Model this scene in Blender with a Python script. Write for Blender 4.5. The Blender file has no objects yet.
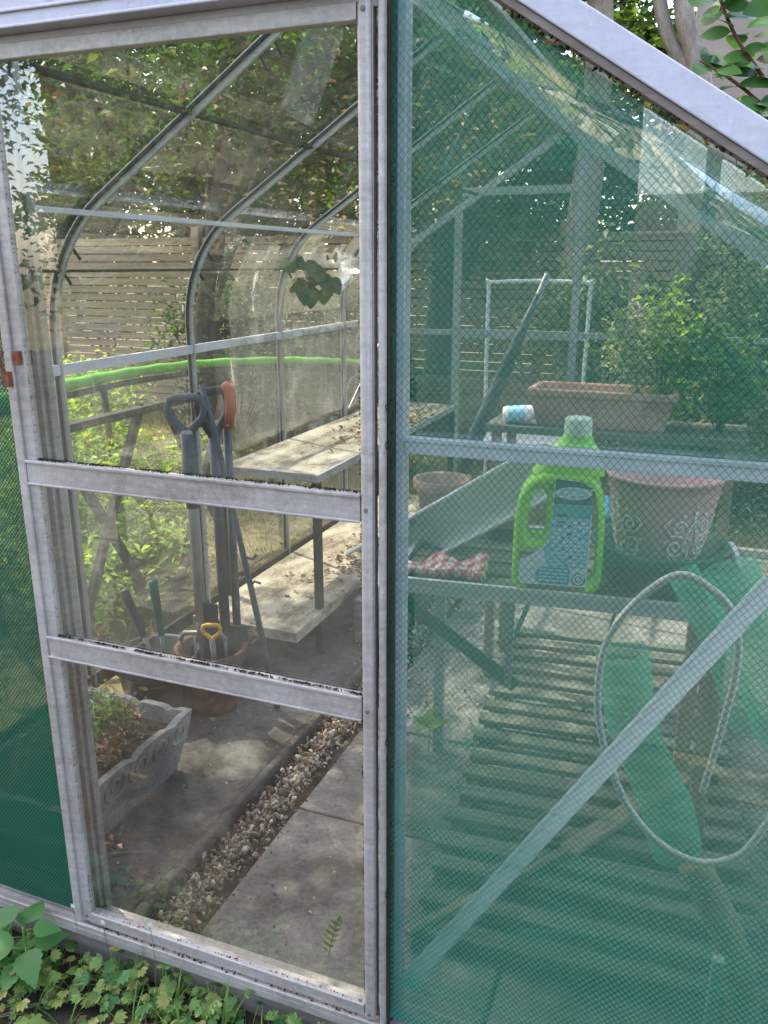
import bpy, bmesh, math, random
import numpy as np
from mathutils import Vector, Matrix, Euler, Quaternion

random.seed(7)
rng = np.random.default_rng(11)
PI = math.pi
R = math.radians
scene = bpy.context.scene
col = scene.collection

# ------------------------------------------------------------------ tags
def tag(o, label=None, cat=None, group=None, kind=None):
    if label: o['label'] = label
    if cat: o['category'] = cat
    if group: o['group'] = group
    if kind: o['kind'] = kind
    return o

def empty(name, loc=(0, 0, 0), rz=0.0):
    o = bpy.data.objects.new(name, None)
    o.empty_display_size = 0.1
    o.location = loc
    o.rotation_euler = (0, 0, rz)
    col.objects.link(o)
    return o

def copy_tree(o, parent=None):
    c = o.copy()
    col.objects.link(c)
    c.parent = parent
    for ch in list(o.children):
        copy_tree(ch, c)
    return c

# ------------------------------------------------------------------ mesh builder
class MB:
    def __init__(self):
        self.v = []
        self.f = []

    def add(self, vs, fs):
        n = len(self.v)
        self.v += [tuple(p) for p in vs]
        self.f += [tuple(i + n for i in f) for f in fs]
        return self

    def box(self, x0, x1, y0, y1, z0, z1, m=None):
        vs = [Vector(p) for p in ((x0, y0, z0), (x1, y0, z0), (x1, y1, z0), (x0, y1, z0),
                                  (x0, y0, z1), (x1, y0, z1), (x1, y1, z1), (x0, y1, z1))]
        if m is not None: vs = [m @ p for p in vs]
        return self.add(vs, [(0, 3, 2, 1), (4, 5, 6, 7), (0, 1, 5, 4), (1, 2, 6, 5), (2, 3, 7, 6), (3, 0, 4, 7)])

    def bar(self, a, b, w, d, side=(0, 1, 0)):
        """rectangular bar from a to b; w across, d along 'side'"""
        a, b, s = Vector(a), Vector(b), Vector(side).normalized()
        t = (b - a).normalized()
        s = (s - t * s.dot(t)).normalized()
        n = t.cross(s)
        vs = []
        for p in (a, b):
            for i, j in ((-1, -1), (1, -1), (1, 1), (-1, 1)):
                vs.append(p + n * (w / 2 * i) + s * (d / 2 * j))
        return self.add(vs, [(0, 1, 2, 3), (7, 6, 5, 4), (0, 4, 5, 1), (1, 5, 6, 2), (2, 6, 7, 3), (3, 7, 4, 0)])

    def tube(self, pts, r, n=8, cap=True, closed=False):
        pts = [Vector(p) for p in pts]
        m = len(pts)
        rs = r if hasattr(r, '__len__') else [r] * m
        ref = None
        rings = []
        for i, p in enumerate(pts):
            if closed:
                t = (pts[(i + 1) % m] - pts[i - 1]).normalized()
            else:
                t = (pts[min(i + 1, m - 1)] - pts[max(i - 1, 0)]).normalized()
            if ref is None:
                ref = t.orthogonal().normalized()
            ref = (ref - t * ref.dot(t)).normalized()
            b = t.cross(ref)
            rings.append([p + (ref * math.cos(2 * PI * k / n) + b * math.sin(2 * PI * k / n)) * rs[i] for k in range(n)])
        vs = [q for ring in rings for q in ring]
        fs = []
        for i in range(m if closed else m - 1):
            j = (i + 1) % m
            for k in range(n):
                fs.append((i * n + k, i * n + (k + 1) % n, j * n + (k + 1) % n, j * n + k))
        if cap and not closed:
            fs.append(tuple(range(n - 1, -1, -1)))
            fs.append(tuple((m - 1) * n + k for k in range(n)))
        return self.add(vs, fs)

    def lathe(self, prof, n=32, c=(0, 0, 0), m=None):
        vs, fs = [], []
        for r, z in prof:
            for k in range(n):
                a = 2 * PI * k / n
                p = Vector((c[0] + r * math.cos(a), c[1] + r * math.sin(a), c[2] + z))
                vs.append(m @ p if m is not None else p)
        for i in range(len(prof) - 1):
            for k in range(n):
                fs.append((i * n + k, i * n + (k + 1) % n, (i + 1) * n + (k + 1) % n, (i + 1) * n + k))
        return self.add(vs, fs)

    def ico(self, c, r, sc=(1, 1, 1), jit=0.2, rot=True):
        P = ICO_V
        q = Euler((random.uniform(0, 6), random.uniform(0, 6), random.uniform(0, 6))).to_matrix() if rot else Matrix.Identity(3)
        vs = []
        for p in P:
            s = r * (1 + random.uniform(-jit, jit))
            w = q @ Vector((p[0] * s * sc[0], p[1] * s * sc[1], p[2] * s * sc[2]))
            vs.append(Vector(c) + w)
        return self.add(vs, ICO_F)

    def build(self, name, mat, parent=None, smooth=False, bevel=0.0, loc=None, rz=0.0, seg=2, subsurf=0):
        me = bpy.data.meshes.new(name)
        me.from_pydata(self.v, [], self.f)
        me.materials.append(mat)
        if smooth:
            me.polygons.foreach_set('use_smooth', [True] * len(me.polygons))
        me.update()
        o = bpy.data.objects.new(name, me)
        col.objects.link(o)
        if parent: o.parent = parent
        if loc is not None: o.location = loc
        if rz: o.rotation_euler = (0, 0, rz)
        if bevel:
            b = o.modifiers.new('bevel', 'BEVEL')
            b.width = bevel; b.segments = seg; b.limit_method = 'ANGLE'; b.angle_limit = R(35)
            b.harden_normals = False
        if subsurf:
            s = o.modifiers.new('sub', 'SUBSURF'); s.levels = subsurf; s.render_levels = subsurf
        return o

def _ico():
    bm = bmesh.new()
    bmesh.ops.create_icosphere(bm, subdivisions=1, radius=1)
    v = [tuple(x.co) for x in bm.verts]
    f = [tuple(q.index for q in p.verts) for p in bm.faces]
    bm.free()
    return v, f
ICO_V, ICO_F = _ico()

def np_mesh(name, verts, faces, mat, parent=None, smooth=False):
    """fast mesh from arrays; faces (n,k)"""
    verts = np.asarray(verts, dtype=np.float32).reshape(-1, 3)
    faces = np.asarray(faces, dtype=np.int32)
    k = faces.shape[1]
    me = bpy.data.meshes.new(name)
    me.vertices.add(len(verts)); me.vertices.foreach_set('co', verts.ravel())
    me.loops.add(faces.size); me.loops.foreach_set('vertex_index', faces.ravel())
    me.polygons.add(len(faces))
    me.polygons.foreach_set('loop_start', np.arange(len(faces), dtype=np.int32) * k)
    me.polygons.foreach_set('loop_total', np.full(len(faces), k, dtype=np.int32))
    if smooth: me.polygons.foreach_set('use_smooth', np.ones(len(faces), dtype=bool))
    me.update(calc_edges=True)
    me.materials.append(mat)
    o = bpy.data.objects.new(name, me)
    col.objects.link(o)
    if parent: o.parent = parent
    return o

# ------------------------------------------------------------------ leaves
def leaf_arrays(C, L, W, up=0.5, fold=0.18, seed=0, droop=0.0):
    """folded rhombic leaves at centres C (n,3), length L (n), width ratio W"""
    g = np.random.default_rng(seed)
    n = len(C)
    nrm = g.normal(size=(n, 3)); nrm[:, 2] = np.abs(nrm[:, 2]) + up * 2
    nrm /= np.linalg.norm(nrm, axis=1)[:, None]
    t = g.normal(size=(n, 3)); t[:, 2] -= droop
    t -= nrm * (t * nrm).sum(1)[:, None]
    t /= np.linalg.norm(t, axis=1)[:, None]
    b = np.cross(nrm, t)
    L = np.asarray(L)[:, None]
    base = C - t * L * .5
    tip = C + t * L * .5 - nrm * L * .12
    ml = C - t * L * .05 + b * L * W * .5 + nrm * L * fold
    mr = C - t * L * .05 - b * L * W * .5 + nrm * L * fold
    V = np.stack([base, mr, tip, ml], axis=1).reshape(-1, 3)
    i = np.arange(n)[:, None] * 4
    F = np.concatenate([i + np.array([[0, 1, 2]]), i + np.array([[0, 2, 3]])], axis=0)
    return V, F

def cluster_points(centres, radii, per, seed=0, flat=0.75):
    g = np.random.default_rng(seed)
    out = []
    for c, r in zip(centres, radii):
        k = int(per * (0.6 + 0.8 * g.random()))
        p = g.normal(size=(k, 3)) * r * 0.55
        p[:, 2] *= flat
        out.append(np.asarray(c) + p)
    return np.concatenate(out)

def blob_centres(n, c, rad, seed, hollow=0.35):
    g = np.random.default_rng(seed)
    d = g.normal(size=(n, 3)); d /= np.linalg.norm(d, axis=1)[:, None]
    r = hollow + (1 - hollow) * g.random(n) ** 0.6
    return np.asarray(c) + d * r[:, None] * np.asarray(rad)

def big_leaf(mb, base, direction, length, width, normal=(0, 0, 1), curl=0.25, nx=5, lobes=0.0, fold=0.15, point=1.6, pw=0.75):
    """a smooth leaf blade with midrib fold, built as a small grid"""
    base = Vector(base); d = Vector(direction).normalized()
    nn = Vector(normal); nn = (nn - d * nn.dot(d))
    if nn.length < 1e-4: nn = d.orthogonal()
    nn.normalize()
    s = d.cross(nn)
    rows = []
    for i in range(nx + 1):
        u = i / nx
        w = width * 0.5 * (math.sin(PI * min(1, u ** (1 / point) if u > 0 else 0)) ** pw if 0 < u < 1 else 0.02)
        if lobes: w *= 1 + lobes * (1 if i % 2 else -1)
        c = base + d * (length * u) - nn * (curl * length * u * u)
        rows.append((c + s * w + nn * (fold * w), c, c - s * w + nn * (fold * w)))
    vs = [p for r in rows for p in r]
    fs = []
    for i in range(nx):
        a = i * 3
        fs += [(a, a + 1, a + 4, a + 3), (a + 1, a + 2, a + 5, a + 4)]
    mb.add(vs, fs)

# ------------------------------------------------------------------ materials
def mat_new(name):
    m = bpy.data.materials.new(name)
    m.use_nodes = True
    nt = m.node_tree
    nt.nodes.clear()
    return m, nt, nt.nodes, nt.links

def N(nt, typ, **kw):
    n = nt.nodes.new(typ)
    for k, v in kw.items():
        if k in n.inputs.keys() if hasattr(n.inputs, 'keys') else False:
            n.inputs[k].default_value = v
        else:
            setattr(n, k, v)
    return n

def ramp(nt, fac, stops, interp='LINEAR'):
    r = nt.nodes.new('ShaderNodeValToRGB')
    r.color_ramp.interpolation = interp
    e = r.color_ramp.elements
    while len(e) < len(stops): e.new(0.5)
    for el, (p, c) in zip(e, stops):
        el.position = p
        el.color = (c, c, c, 1) if isinstance(c, (int, float)) else (c[0], c[1], c[2], 1)
    nt.links.new(fac, r.inputs[0])
    return r.outputs[0]

def mixc(nt, fac, a, b, mode='MIX'):
    m = nt.nodes.new('ShaderNodeMix'); m.data_type = 'RGBA'; m.blend_type = mode
    for s, v in ((m.inputs[0], fac), (m.inputs[6], a), (m.inputs[7], b)):
        if hasattr(v, 'is_output') or hasattr(v, 'links'): nt.links.new(v, s)
        elif isinstance(v, (int, float)): s.default_value = v
        else: s.default_value = (v[0], v[1], v[2], 1)
    return m.outputs[2]

def math_n(nt, op, a, b=None, c=None, clamp=False):
    m = nt.nodes.new('ShaderNodeMath'); m.operation = op; m.use_clamp = clamp
    for i, v in enumerate((a, b, c)):
        if v is None: continue
        if isinstance(v, (int, float)): m.inputs[i].default_value = v
        else: nt.links.new(v, m.inputs[i])
    return m.outputs[0]

def coords(nt, kind='Object', scale=(1, 1, 1), rot=(0, 0, 0)):
    tc = nt.nodes.new('ShaderNodeTexCoord')
    mp = nt.nodes.new('ShaderNodeMapping')
    mp.inputs['Scale'].default_value = scale
    mp.inputs['Rotation'].default_value = rot
    nt.links.new(tc.outputs[kind], mp.inputs['Vector'])
    return mp.outputs[0]

def noise(nt, vec, scale=5, detail=4, rough=0.6, dist=0.0):
    n = nt.nodes.new('ShaderNodeTexNoise')
    n.inputs['Scale'].default_value = scale
    n.inputs['Detail'].default_value = detail
    n.inputs['Roughness'].default_value = rough
    n.inputs['Distortion'].default_value = dist
    nt.links.new(vec, n.inputs['Vector'])
    return n.outputs['Fac']

def principled(nt, base=None, rough=0.5, metal=0.0, bump=None, bump_s=0.2, bump_d=0.01, spec=0.5, trans=0.0):
    p = nt.nodes.new('ShaderNodeBsdfPrincipled')
    out = nt.nodes.new('ShaderNodeOutputMaterial')
    for key, v in (('Base Color', base), ('Roughness', rough), ('Metallic', metal), ('Specular IOR Level', spec), ('Transmission Weight', trans)):
        s = p.inputs[key]
        if v is None: continue
        if hasattr(v, 'links'): nt.links.new(v, s)
        elif isinstance(v, (int, float)): s.default_value = v
        else: s.default_value = (v[0], v[1], v[2], 1)
    if bump is not None:
        b = nt.nodes.new('ShaderNodeBump')
        b.inputs['Strength'].default_value = bump_s
        b.inputs['Distance'].default_value = bump_d
        nt.links.new(bump, b.inputs['Height'])
        nt.links.new(b.outputs[0], p.inputs['Normal'])
    nt.links.new(p.outputs[0], out.inputs[0])
    return p, out

def mottled(name, stops, scale=6, rough=0.8, bump_s=0.3, bump_d=0.01, detail=6, metal=0.0, kind='Object',
            stretch=(1, 1, 1), fine=60, fine_amt=0.25, spec=0.3, rot=(0, 0, 0)):
    m, nt, _, _ = mat_new(name)
    v = coords(nt, kind, stretch, rot)
    n1 = noise(nt, v, scale, detail, 0.65)
    n2 = noise(nt, v, fine, 3, 0.6)
    f = math_n(nt, 'ADD', math_n(nt, 'MULTIPLY', n1, 1 - fine_amt), math_n(nt, 'MULTIPLY', n2, fine_amt))
    c = ramp(nt, f, stops)
    principled(nt, c, rough, metal, f, bump_s, bump_d, spec)
    return m

def mat_aluminium(name, base=(0.60, 0.60, 0.645), dark=(0.30, 0.28, 0.26), dirt=0.5):
    m, nt, _, _ = mat_new(name)
    v = coords(nt, 'Object')
    n1 = noise(nt, v, 3.0, 5, 0.7)
    n2 = noise(nt, v, 90, 3, 0.7)
    n3 = noise(nt, coords(nt, 'Object', (1, 1, 8)), 14, 4, 0.6)
    f = math_n(nt, 'ADD', math_n(nt, 'MULTIPLY', n1, 0.45), math_n(nt, 'ADD', math_n(nt, 'MULTIPLY', n2, 0.3), math_n(nt, 'MULTIPLY', n3, 0.25)))
    mask = ramp(nt, f, [(0.36, 1.0), (0.36 + 0.22, 0.0)])
    sp = ramp(nt, n2, [(0.66, 0.0), (0.74, 1.0)])
    c = mixc(nt, math_n(nt, 'MULTIPLY', mask, dirt), base, dark)
    c = mixc(nt, math_n(nt, 'MULTIPLY', sp, 0.35), c, (0.78, 0.78, 0.80))
    sc_ = noise(nt, coords(nt, 'Object', (3, 60, 60), (0.1, 0.2, 0.05)), 6.0, 3, 0.7)
    c = mixc(nt, ramp(nt, sc_, [(0.62, 0.0), (0.76, 0.28)]), c, tuple(k * 0.55 for k in base))
    ns = noise(nt, v, 38, 4, 0.75)
    c = mixc(nt, ramp(nt, ns, [(0.64, 0.0), (0.74, dirt * 0.8)]), c, tuple(k * 0.6 for k in dark))
    r = ramp(nt, n1, [(0.3, 0.42), (0.7, 0.62)])
    principled(nt, c, r, 0.35, n2, 0.12, 0.004)
    return m

def mat_leaf(name, stops, trans=0.35, rough=0.5, spec=0.35):
    """leaf material, colour varies per leaf (island)"""
    m, nt, _, L = mat_new(name)
    g = nt.nodes.new('ShaderNodeNewGeometry')
    c = ramp(nt, g.outputs['Random Per Island'], stops)
    n = noise(nt, coords(nt, 'Object'), 1.3, 2, 0.5)
    c = mixc(nt, 1.0, c, ramp(nt, n, [(0.3, 0.65), (0.7, 1.25)]), 'MULTIPLY')
    p = nt.nodes.new('ShaderNodeBsdfPrincipled')
    L.new(c, p.inputs['Base Color'])
    p.inputs['Roughness'].default_value = rough
    p.inputs['Specular IOR Level'].default_value = spec
    t = nt.nodes.new('ShaderNodeBsdfTranslucent')
    L.new(mixc(nt, 1.0, c, (1.5, 1.7, 0.7), 'MULTIPLY'), t.inputs[0])
    x = nt.nodes.new('ShaderNodeMixShader'); x.inputs[0].default_value = trans
    L.new(p.outputs[0], x.inputs[1]); L.new(t.outputs[0], x.inputs[2])
    o = nt.nodes.new('ShaderNodeOutputMaterial')
    L.new(x.outputs[0], o.inputs[0])
    return m

def mat_glass(name, refl=1.0, dirt=0.06, patch=0.2, dirt_col=(0.42, 0.44, 0.36), tint=(0.93, 0.955, 0.94), streak=True, scale=3.0, vgrad=None):
    """thin sheet of dirty glass: see-through, fresnel mirror, film of dirt"""
    m, nt, _, L = mat_new(name)
    v = coords(nt, 'Object')
    tr = nt.nodes.new('ShaderNodeBsdfTransparent'); tr.inputs[0].default_value = (*tint, 1)
    gl = nt.nodes.new('ShaderNodeBsdfGlossy'); gl.inputs['Roughness'].default_value = 0.0
    gl.inputs[0].default_value = (0.97, 0.98, 1.0, 1)
    fr = nt.nodes.new('ShaderNodeFresnel'); fr.inputs[0].default_value = 1.5
    bp = nt.nodes.new('ShaderNodeBump'); bp.inputs['Strength'].default_value = 0.03; bp.inputs['Distance'].default_value = 0.01
    L.new(noise(nt, v, 2.2, 1, 0.5), bp.inputs['Height'])
    L.new(bp.outputs[0], gl.inputs['Normal'])
    f = math_n(nt, 'MULTIPLY', fr.outputs[0], 1.9 * refl, clamp=True)
    x1 = nt.nodes.new('ShaderNodeMixShader')
    L.new(f, x1.inputs[0]); L.new(tr.outputs[0], x1.inputs[1]); L.new(gl.outputs[0], x1.inputs[2])
    n1 = noise(nt, v, scale, 5, 0.7, 0.4)
    pm = ramp(nt, n1, [(0.48, 0.0), (0.78, patch)])
    if streak:
        s = noise(nt, coords(nt, 'Object', (22, 22, 1.2)), 1.6, 4, 0.6)
        pm = math_n(nt, 'ADD', pm, ramp(nt, s, [(0.55, 0.0), (0.8, patch * 0.6)]))
    sp = ramp(nt, noise(nt, v, 130, 2, 0.5), [(0.70, 0.0), (0.76, patch * 1.3)])
    df = math_n(nt, 'ADD', math_n(nt, 'ADD', pm, sp), dirt, clamp=True)
    if vgrad:
        sz = nt.nodes.new('ShaderNodeSeparateXYZ'); L.new(v, sz.inputs[0])
        df = math_n(nt, 'ADD', df, ramp(nt, sz.outputs[2], [(0.0, vgrad), (0.35, 0.0)]), clamp=True)
    d = nt.nodes.new('ShaderNodeBsdfDiffuse'); d.inputs[0].default_value = (*dirt_col, 1)
    tl = nt.nodes.new('ShaderNodeBsdfTranslucent'); tl.inputs[0].default_value = (*dirt_col, 1)
    dd = nt.nodes.new('ShaderNodeMixShader'); dd.inputs[0].default_value = 0.5
    L.new(d.outputs[0], dd.inputs[1]); L.new(tl.outputs[0], dd.inputs[2])
    x2 = nt.nodes.new('ShaderNodeMixShader')
    L.new(df, x2.inputs[0]); L.new(x1.outputs[0], x2.inputs[1]); L.new(dd.outputs[0], x2.inputs[2])
    o = nt.nodes.new('ShaderNodeOutputMaterial'); L.new(x2.outputs[0], o.inputs[0])
    return m

def mat_net(name, pitch=0.0112, fill_stops=((0.0, 0.86), (0.35, 0.60), (0.70, 0.31), (0.8, 0.22), (1.1, 0.23), (1.8, 0.37)), colr=(0.10, 0.365, 0.26), line=0.55, transl=0.45, line_w=0.075, amp=0.25):
    """knitted shade netting: open diamond mesh of dark threads over a fine translucent weave"""
    m, nt, _, L = mat_new(name)
    v = coords(nt, 'Object')
    wob = noise(nt, v, 3.0, 2, 0.5)
    s = nt.nodes.new('ShaderNodeSeparateXYZ'); L.new(v, s.inputs[0])
    w = math_n(nt, 'MULTIPLY', math_n(nt, 'SUBTRACT', wob, 0.5), 0.03)
    # use x + y so that sheets hung in any direction carry the weave
    xx = math_n(nt, 'ADD', math_n(nt, 'ADD', s.outputs[0], s.outputs[1]), w)
    zz = math_n(nt, 'MULTIPLY', s.outputs[2], 0.86)
    lines = None
    for sign in (1, -1):
        a = math_n(nt, 'DIVIDE', math_n(nt, 'ADD' if sign > 0 else 'SUBTRACT', xx, zz), pitch)
        fr = math_n(nt, 'ABSOLUTE', math_n(nt, 'SUBTRACT', math_n(nt, 'FRACT', a), 0.5))
        ln = ramp(nt, fr, [(0.0, 1.0), (line_w, 1.0), (line_w + 0.05, 0.0)])
        lines = ln if lines is None else math_n(nt, 'MAXIMUM', lines, ln)
    big = noise(nt, v, 2.2, 3, 0.55)
    z01 = math_n(nt, 'DIVIDE', s.outputs[2], 2.0)
    fill = ramp(nt, z01, [(max(0, z) / 2.0, f) for z, f in fill_stops])
    fill = math_n(nt, 'MULTIPLY', fill, ramp(nt, big, [(0.3, 1 - amp), (0.7, 1 + amp)]))
    cr = noise(nt, coords(nt, 'Object', (1.2, 1.2, 9.0), (0, R(38), 0)), 2.4, 3, 0.55, 0.6)
    cr2 = noise(nt, coords(nt, 'Object', (1.0, 1.0, 7.0), (0, R(-52), 0)), 2.0, 3, 0.55, 0.4)
    crs = math_n(nt, 'ADD', ramp(nt, cr, [(0.56, 0.0), (0.62, 0.16), (0.66, 0.0)]), ramp(nt, cr2, [(0.60, 0.0), (0.65, 0.12), (0.69, 0.0)]))
    dirt_ = ramp(nt, noise(nt, v, 6.5, 5, 0.7), [(0.56, 0.0), (0.75, 0.14)])
    fill = math_n(nt, 'ADD', fill, math_n(nt, 'ADD', crs, dirt_), clamp=True)
    fac = math_n(nt, 'MAXIMUM', math_n(nt, 'MULTIPLY', lines, line), fill, clamp=True)
    c = mixc(nt, math_n(nt, 'MULTIPLY', lines, 0.8), mixc(nt, ramp(nt, noise(nt, v, 4.0, 4, 0.65), [(0.4, 0.0), (0.7, 0.35)]), colr, tuple(k * .6 + .04 for k in colr)), tuple(k * 0.22 for k in colr))
    d = nt.nodes.new('ShaderNodeBsdfDiffuse'); L.new(c, d.inputs[0])
    t = nt.nodes.new('ShaderNodeBsdfTranslucent'); L.new(mixc(nt, 1.0, c, (1.5, 1.6, 1.5), 'MULTIPLY'), t.inputs[0])
    x = nt.nodes.new('ShaderNodeMixShader'); x.inputs[0].default_value = transl
    L.new(d.outputs[0], x.inputs[1]); L.new(t.outputs[0], x.inputs[2])
    tr = nt.nodes.new('ShaderNodeBsdfTransparent')
    y = nt.nodes.new('ShaderNodeMixShader')
    L.new(fac, y.inputs[0]); L.new(tr.outputs[0], y.inputs[1]); L.new(x.outputs[0], y.inputs[2])
    o = nt.nodes.new('ShaderNodeOutputMaterial'); L.new(y.outputs[0], o.inputs[0])
    return m

def mat_island(name, stops, rough=0.8, spec=0.2, bump=40):
    m, nt, _, L = mat_new(name)
    g = nt.nodes.new('ShaderNodeNewGeometry')
    c = ramp(nt, g.outputs['Random Per Island'], stops)
    n = noise(nt, coords(nt, 'Object'), bump, 3, 0.6)
    c = mixc(nt, 1.0, c, ramp(nt, n, [(0.3, 0.7), (0.7, 1.2)]), 'MULTIPLY')
    principled(nt, c, rough, 0, n, 0.25, 0.003, spec)
    return m

M = {}
M['alu'] = mat_aluminium('weathered_aluminium')
M['alu_door'] = mat_aluminium('door_aluminium', base=(0.52, 0.485, 0.46), dark=(0.22, 0.185, 0.15), dirt=0.75)
M['alu_skylit'] = mat_aluminium('skylit_rafter_aluminium', base=(0.58, 0.575, 0.66), dark=(0.36, 0.34, 0.36), dirt=0.5)  # lavender cast of the sky put into the base colour
M['alu_hoop'] = mat_aluminium('hoop_aluminium', base=(0.46, 0.455, 0.44), dark=(0.14, 0.13, 0.10), dirt=0.6)
M['alu_old'] = mat_aluminium('dirty_aluminium', base=(0.40, 0.40, 0.40), dark=(0.10, 0.09, 0.07), dirt=0.75)
M['brace'] = mat_aluminium('pale_brace', base=(0.80, 0.80, 0.79), dark=(0.5, 0.5, 0.48), dirt=0.4)
M['seal'] = mottled('black_rubber_seal', [(0.3, (0.012, 0.012, 0.011)), (0.7, (0.05, 0.048, 0.04))], 12, 0.8)
M['moss'] = mat_island('dry_moss', [(0.0, (0.012, 0.012, 0.010)), (0.6, (0.035, 0.035, 0.022)), (1.0, (0.07, 0.065, 0.035))])
M['rust'] = mottled('rusty_steel', [(0.3, (0.10, 0.028, 0.012)), (0.7, (0.28, 0.10, 0.05))], 30, 0.85)
M['glass_front'] = mat_glass('front_pane_glass', 1.8, 0.03, 0.20, (0.48, 0.44, 0.32), vgrad=None)
M['glass_gable'] = mat_glass('gable_pane_glass', 3.2, 0.02, 0.06, (0.50, 0.53, 0.48))
M['glass_old'] = mat_glass('mossy_pane_glass', 0.07, 0.015, 0.17, (0.27, 0.26, 0.15), (0.88, 0.91, 0.86), scale=7.0)
M['glass_right'] = mat_glass('right_roof_glass', 0.05, 0.004, 0.05, (0.16, 0.18, 0.10), (0.86, 0.91, 0.87), scale=7.0)
M['glass_hazy'] = mat_glass('hazy_pane_glass', 0.07, 0.22, 0.30, (0.42, 0.40, 0.30), (0.88, 0.91, 0.86), scale=6.0)
M['glass_left'] = mat_glass('side_pane_glass', 0.12, 0.015, 0.12, (0.40, 0.41, 0.34), (0.93, 0.95, 0.91))
M['net'] = mat_net('green_shade_netting')
M['net_dark'] = mat_net('dark_green_netting', 0.0085, ((0.0, 0.86), (0.35, 0.72), (0.9, 0.52), (1.6, 0.42)), (0.045, 0.21, 0.13), 0.9, 0.35, 0.14, 0.12)
M['net_loose'] = mat_net('loose_green_netting', 0.009, ((0.0, 0.75), (1.0, 0.75)), (0.14, 0.62, 0.46), 0.8, 0.6, 0.06, 0.25)

def mat_concrete(name, base=(0.27, 0.262, 0.245), dark=(0.095, 0.092, 0.082), pale=(0.40, 0.385, 0.355)):
    m, nt, _, L = mat_new(name)
    v = coords(nt, 'Object')
    n1 = noise(nt, v, 3.4, 7, 0.72, 0.5)
    n2 = noise(nt, v, 70, 5, 0.75)
    n3 = noise(nt, v, 9, 5, 0.75, 0.6)
    c = mixc(nt, ramp(nt, n1, [(0.40, 0.0), (0.60, 1.0)]), dark, base)
    c = mixc(nt, ramp(nt, n3, [(0.55, 0.0), (0.75, 0.6)]), c, pale)
    c = mixc(nt, ramp(nt, n3, [(0.25, 0.75), (0.42, 0.0)]), c, tuple(k * 0.55 for k in dark))
    c = mixc(nt, 1.0, c, ramp(nt, n2, [(0.25, 0.6), (0.75, 1.3)]), 'MULTIPLY')
    vo = nt.nodes.new('ShaderNodeTexVoronoi'); vo.feature = 'DISTANCE_TO_EDGE'; vo.inputs['Scale'].default_value = 2.3
    L.new(mixc(nt, 0.12, v, nt.nodes.new('ShaderNodeTexNoise').outputs['Color']), vo.inputs['Vector'])
    h = math_n(nt, 'ADD', math_n(nt, 'MULTIPLY', n2, 0.6), n3)
    principled(nt, c, 0.9, 0, h, 0.45, 0.008, 0.2)
    return m
M['concrete'] = mat_concrete('worn_concrete', (0.30, 0.285, 0.262), (0.12, 0.115, 0.102), (0.44, 0.42, 0.385))
M['concrete_dark'] = mat_concrete('mossy_concrete', (0.17, 0.163, 0.145), (0.06, 0.058, 0.048), (0.24, 0.23, 0.205))
M['trough'] = mat_concrete('cast_stone', (0.30, 0.30, 0.30), (0.13, 0.132, 0.138), (0.42, 0.415, 0.40))
M['plinth'] = mottled('stained_timber_sill', [(0.3, (0.13, 0.105, 0.09)), (0.7, (0.30, 0.255, 0.23))], 5, 0.85, stretch=(0.6, 6, 6))
M['gravel'] = mat_island('gravel', [(0.0, (0.11, 0.08, 0.055)), (0.45, (0.30, 0.235, 0.17)), (0.78, (0.52, 0.43, 0.335)), (0.95, (0.74, 0.67, 0.56)), (1.0, (0.34, 0.16, 0.09))], 0.75)
M['soil'] = mottled('dark_soil', [(0.3, (0.018, 0.014, 0.010)), (0.7, (0.075, 0.056, 0.040))], 14, 0.95, 0.8, 0.03)
M['reflection_slab'] = mottled('dimmed_reflection_slab', [(0.3, (0.03, 0.034, 0.028)), (0.7, (0.075, 0.078, 0.066))], 2.0, 0.95)  # dark tone replaces shade on the ground behind the viewer
M['ground'] = mottled('lawn_soil', [(0.25, (0.045, 0.05, 0.02)), (0.5, (0.16, 0.135, 0.06)), (0.75, (0.30, 0.235, 0.13))], 1.4, 0.95, 0.6, 0.05, kind='Object', fine=18, fine_amt=0.4)
M['dry_leaf'] = mat_leaf('dry_leaves', [(0.0, (0.10, 0.045, 0.022)), (0.4, (0.24, 0.12, 0.055)), (0.75, (0.40, 0.25, 0.13)), (1.0, (0.52, 0.42, 0.28))], 0.15, 0.7)
M['leaf_dark'] = mat_leaf('dark_tree_leaves', [(0.0, (0.018, 0.040, 0.012)), (0.5, (0.040, 0.082, 0.022)), (0.85, (0.07, 0.125, 0.03)), (1.0, (0.15, 0.17, 0.05))], 0.4, 0.42)
M['leaf_black'] = mat_leaf('silhouette_leaves', [(0.0, (0.010, 0.020, 0.010)), (1.0, (0.022, 0.042, 0.018))], 0.1, 0.6)  # near-black leaves for the reflected silhouette
M['leaf_mid'] = mat_leaf('mid_green_leaves', [(0.0, (0.035, 0.075, 0.015)), (0.6, (0.075, 0.15, 0.03)), (1.0, (0.17, 0.23, 0.06))], 0.4)
M['leaf_lime'] = mat_leaf('lime_leaves', [(0.0, (0.14, 0.22, 0.025)), (0.6, (0.27, 0.37, 0.05)), (1.0, (0.46, 0.50, 0.12))], 0.45)
M['leaf_cream'] = mat_leaf('variegated_leaves', [(0.0, (0.11, 0.16, 0.06)), (0.5, (0.30, 0.34, 0.19)), (1.0, (0.62, 0.58, 0.40))], 0.3)
M['leaf_near'] = mat_leaf('shrub_leaves', [(0.0, (0.045, 0.12, 0.035)), (0.6, (0.08, 0.19, 0.05)), (1.0, (0.15, 0.30, 0.08))], 0.3, 0.38)
M['leaf_weed'] = mat_leaf('weed_leaves', [(0.0, (0.07, 0.15, 0.03)), (0.55, (0.15, 0.27, 0.055)), (1.0, (0.27, 0.38, 0.10))], 0.3, 0.5)
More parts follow.
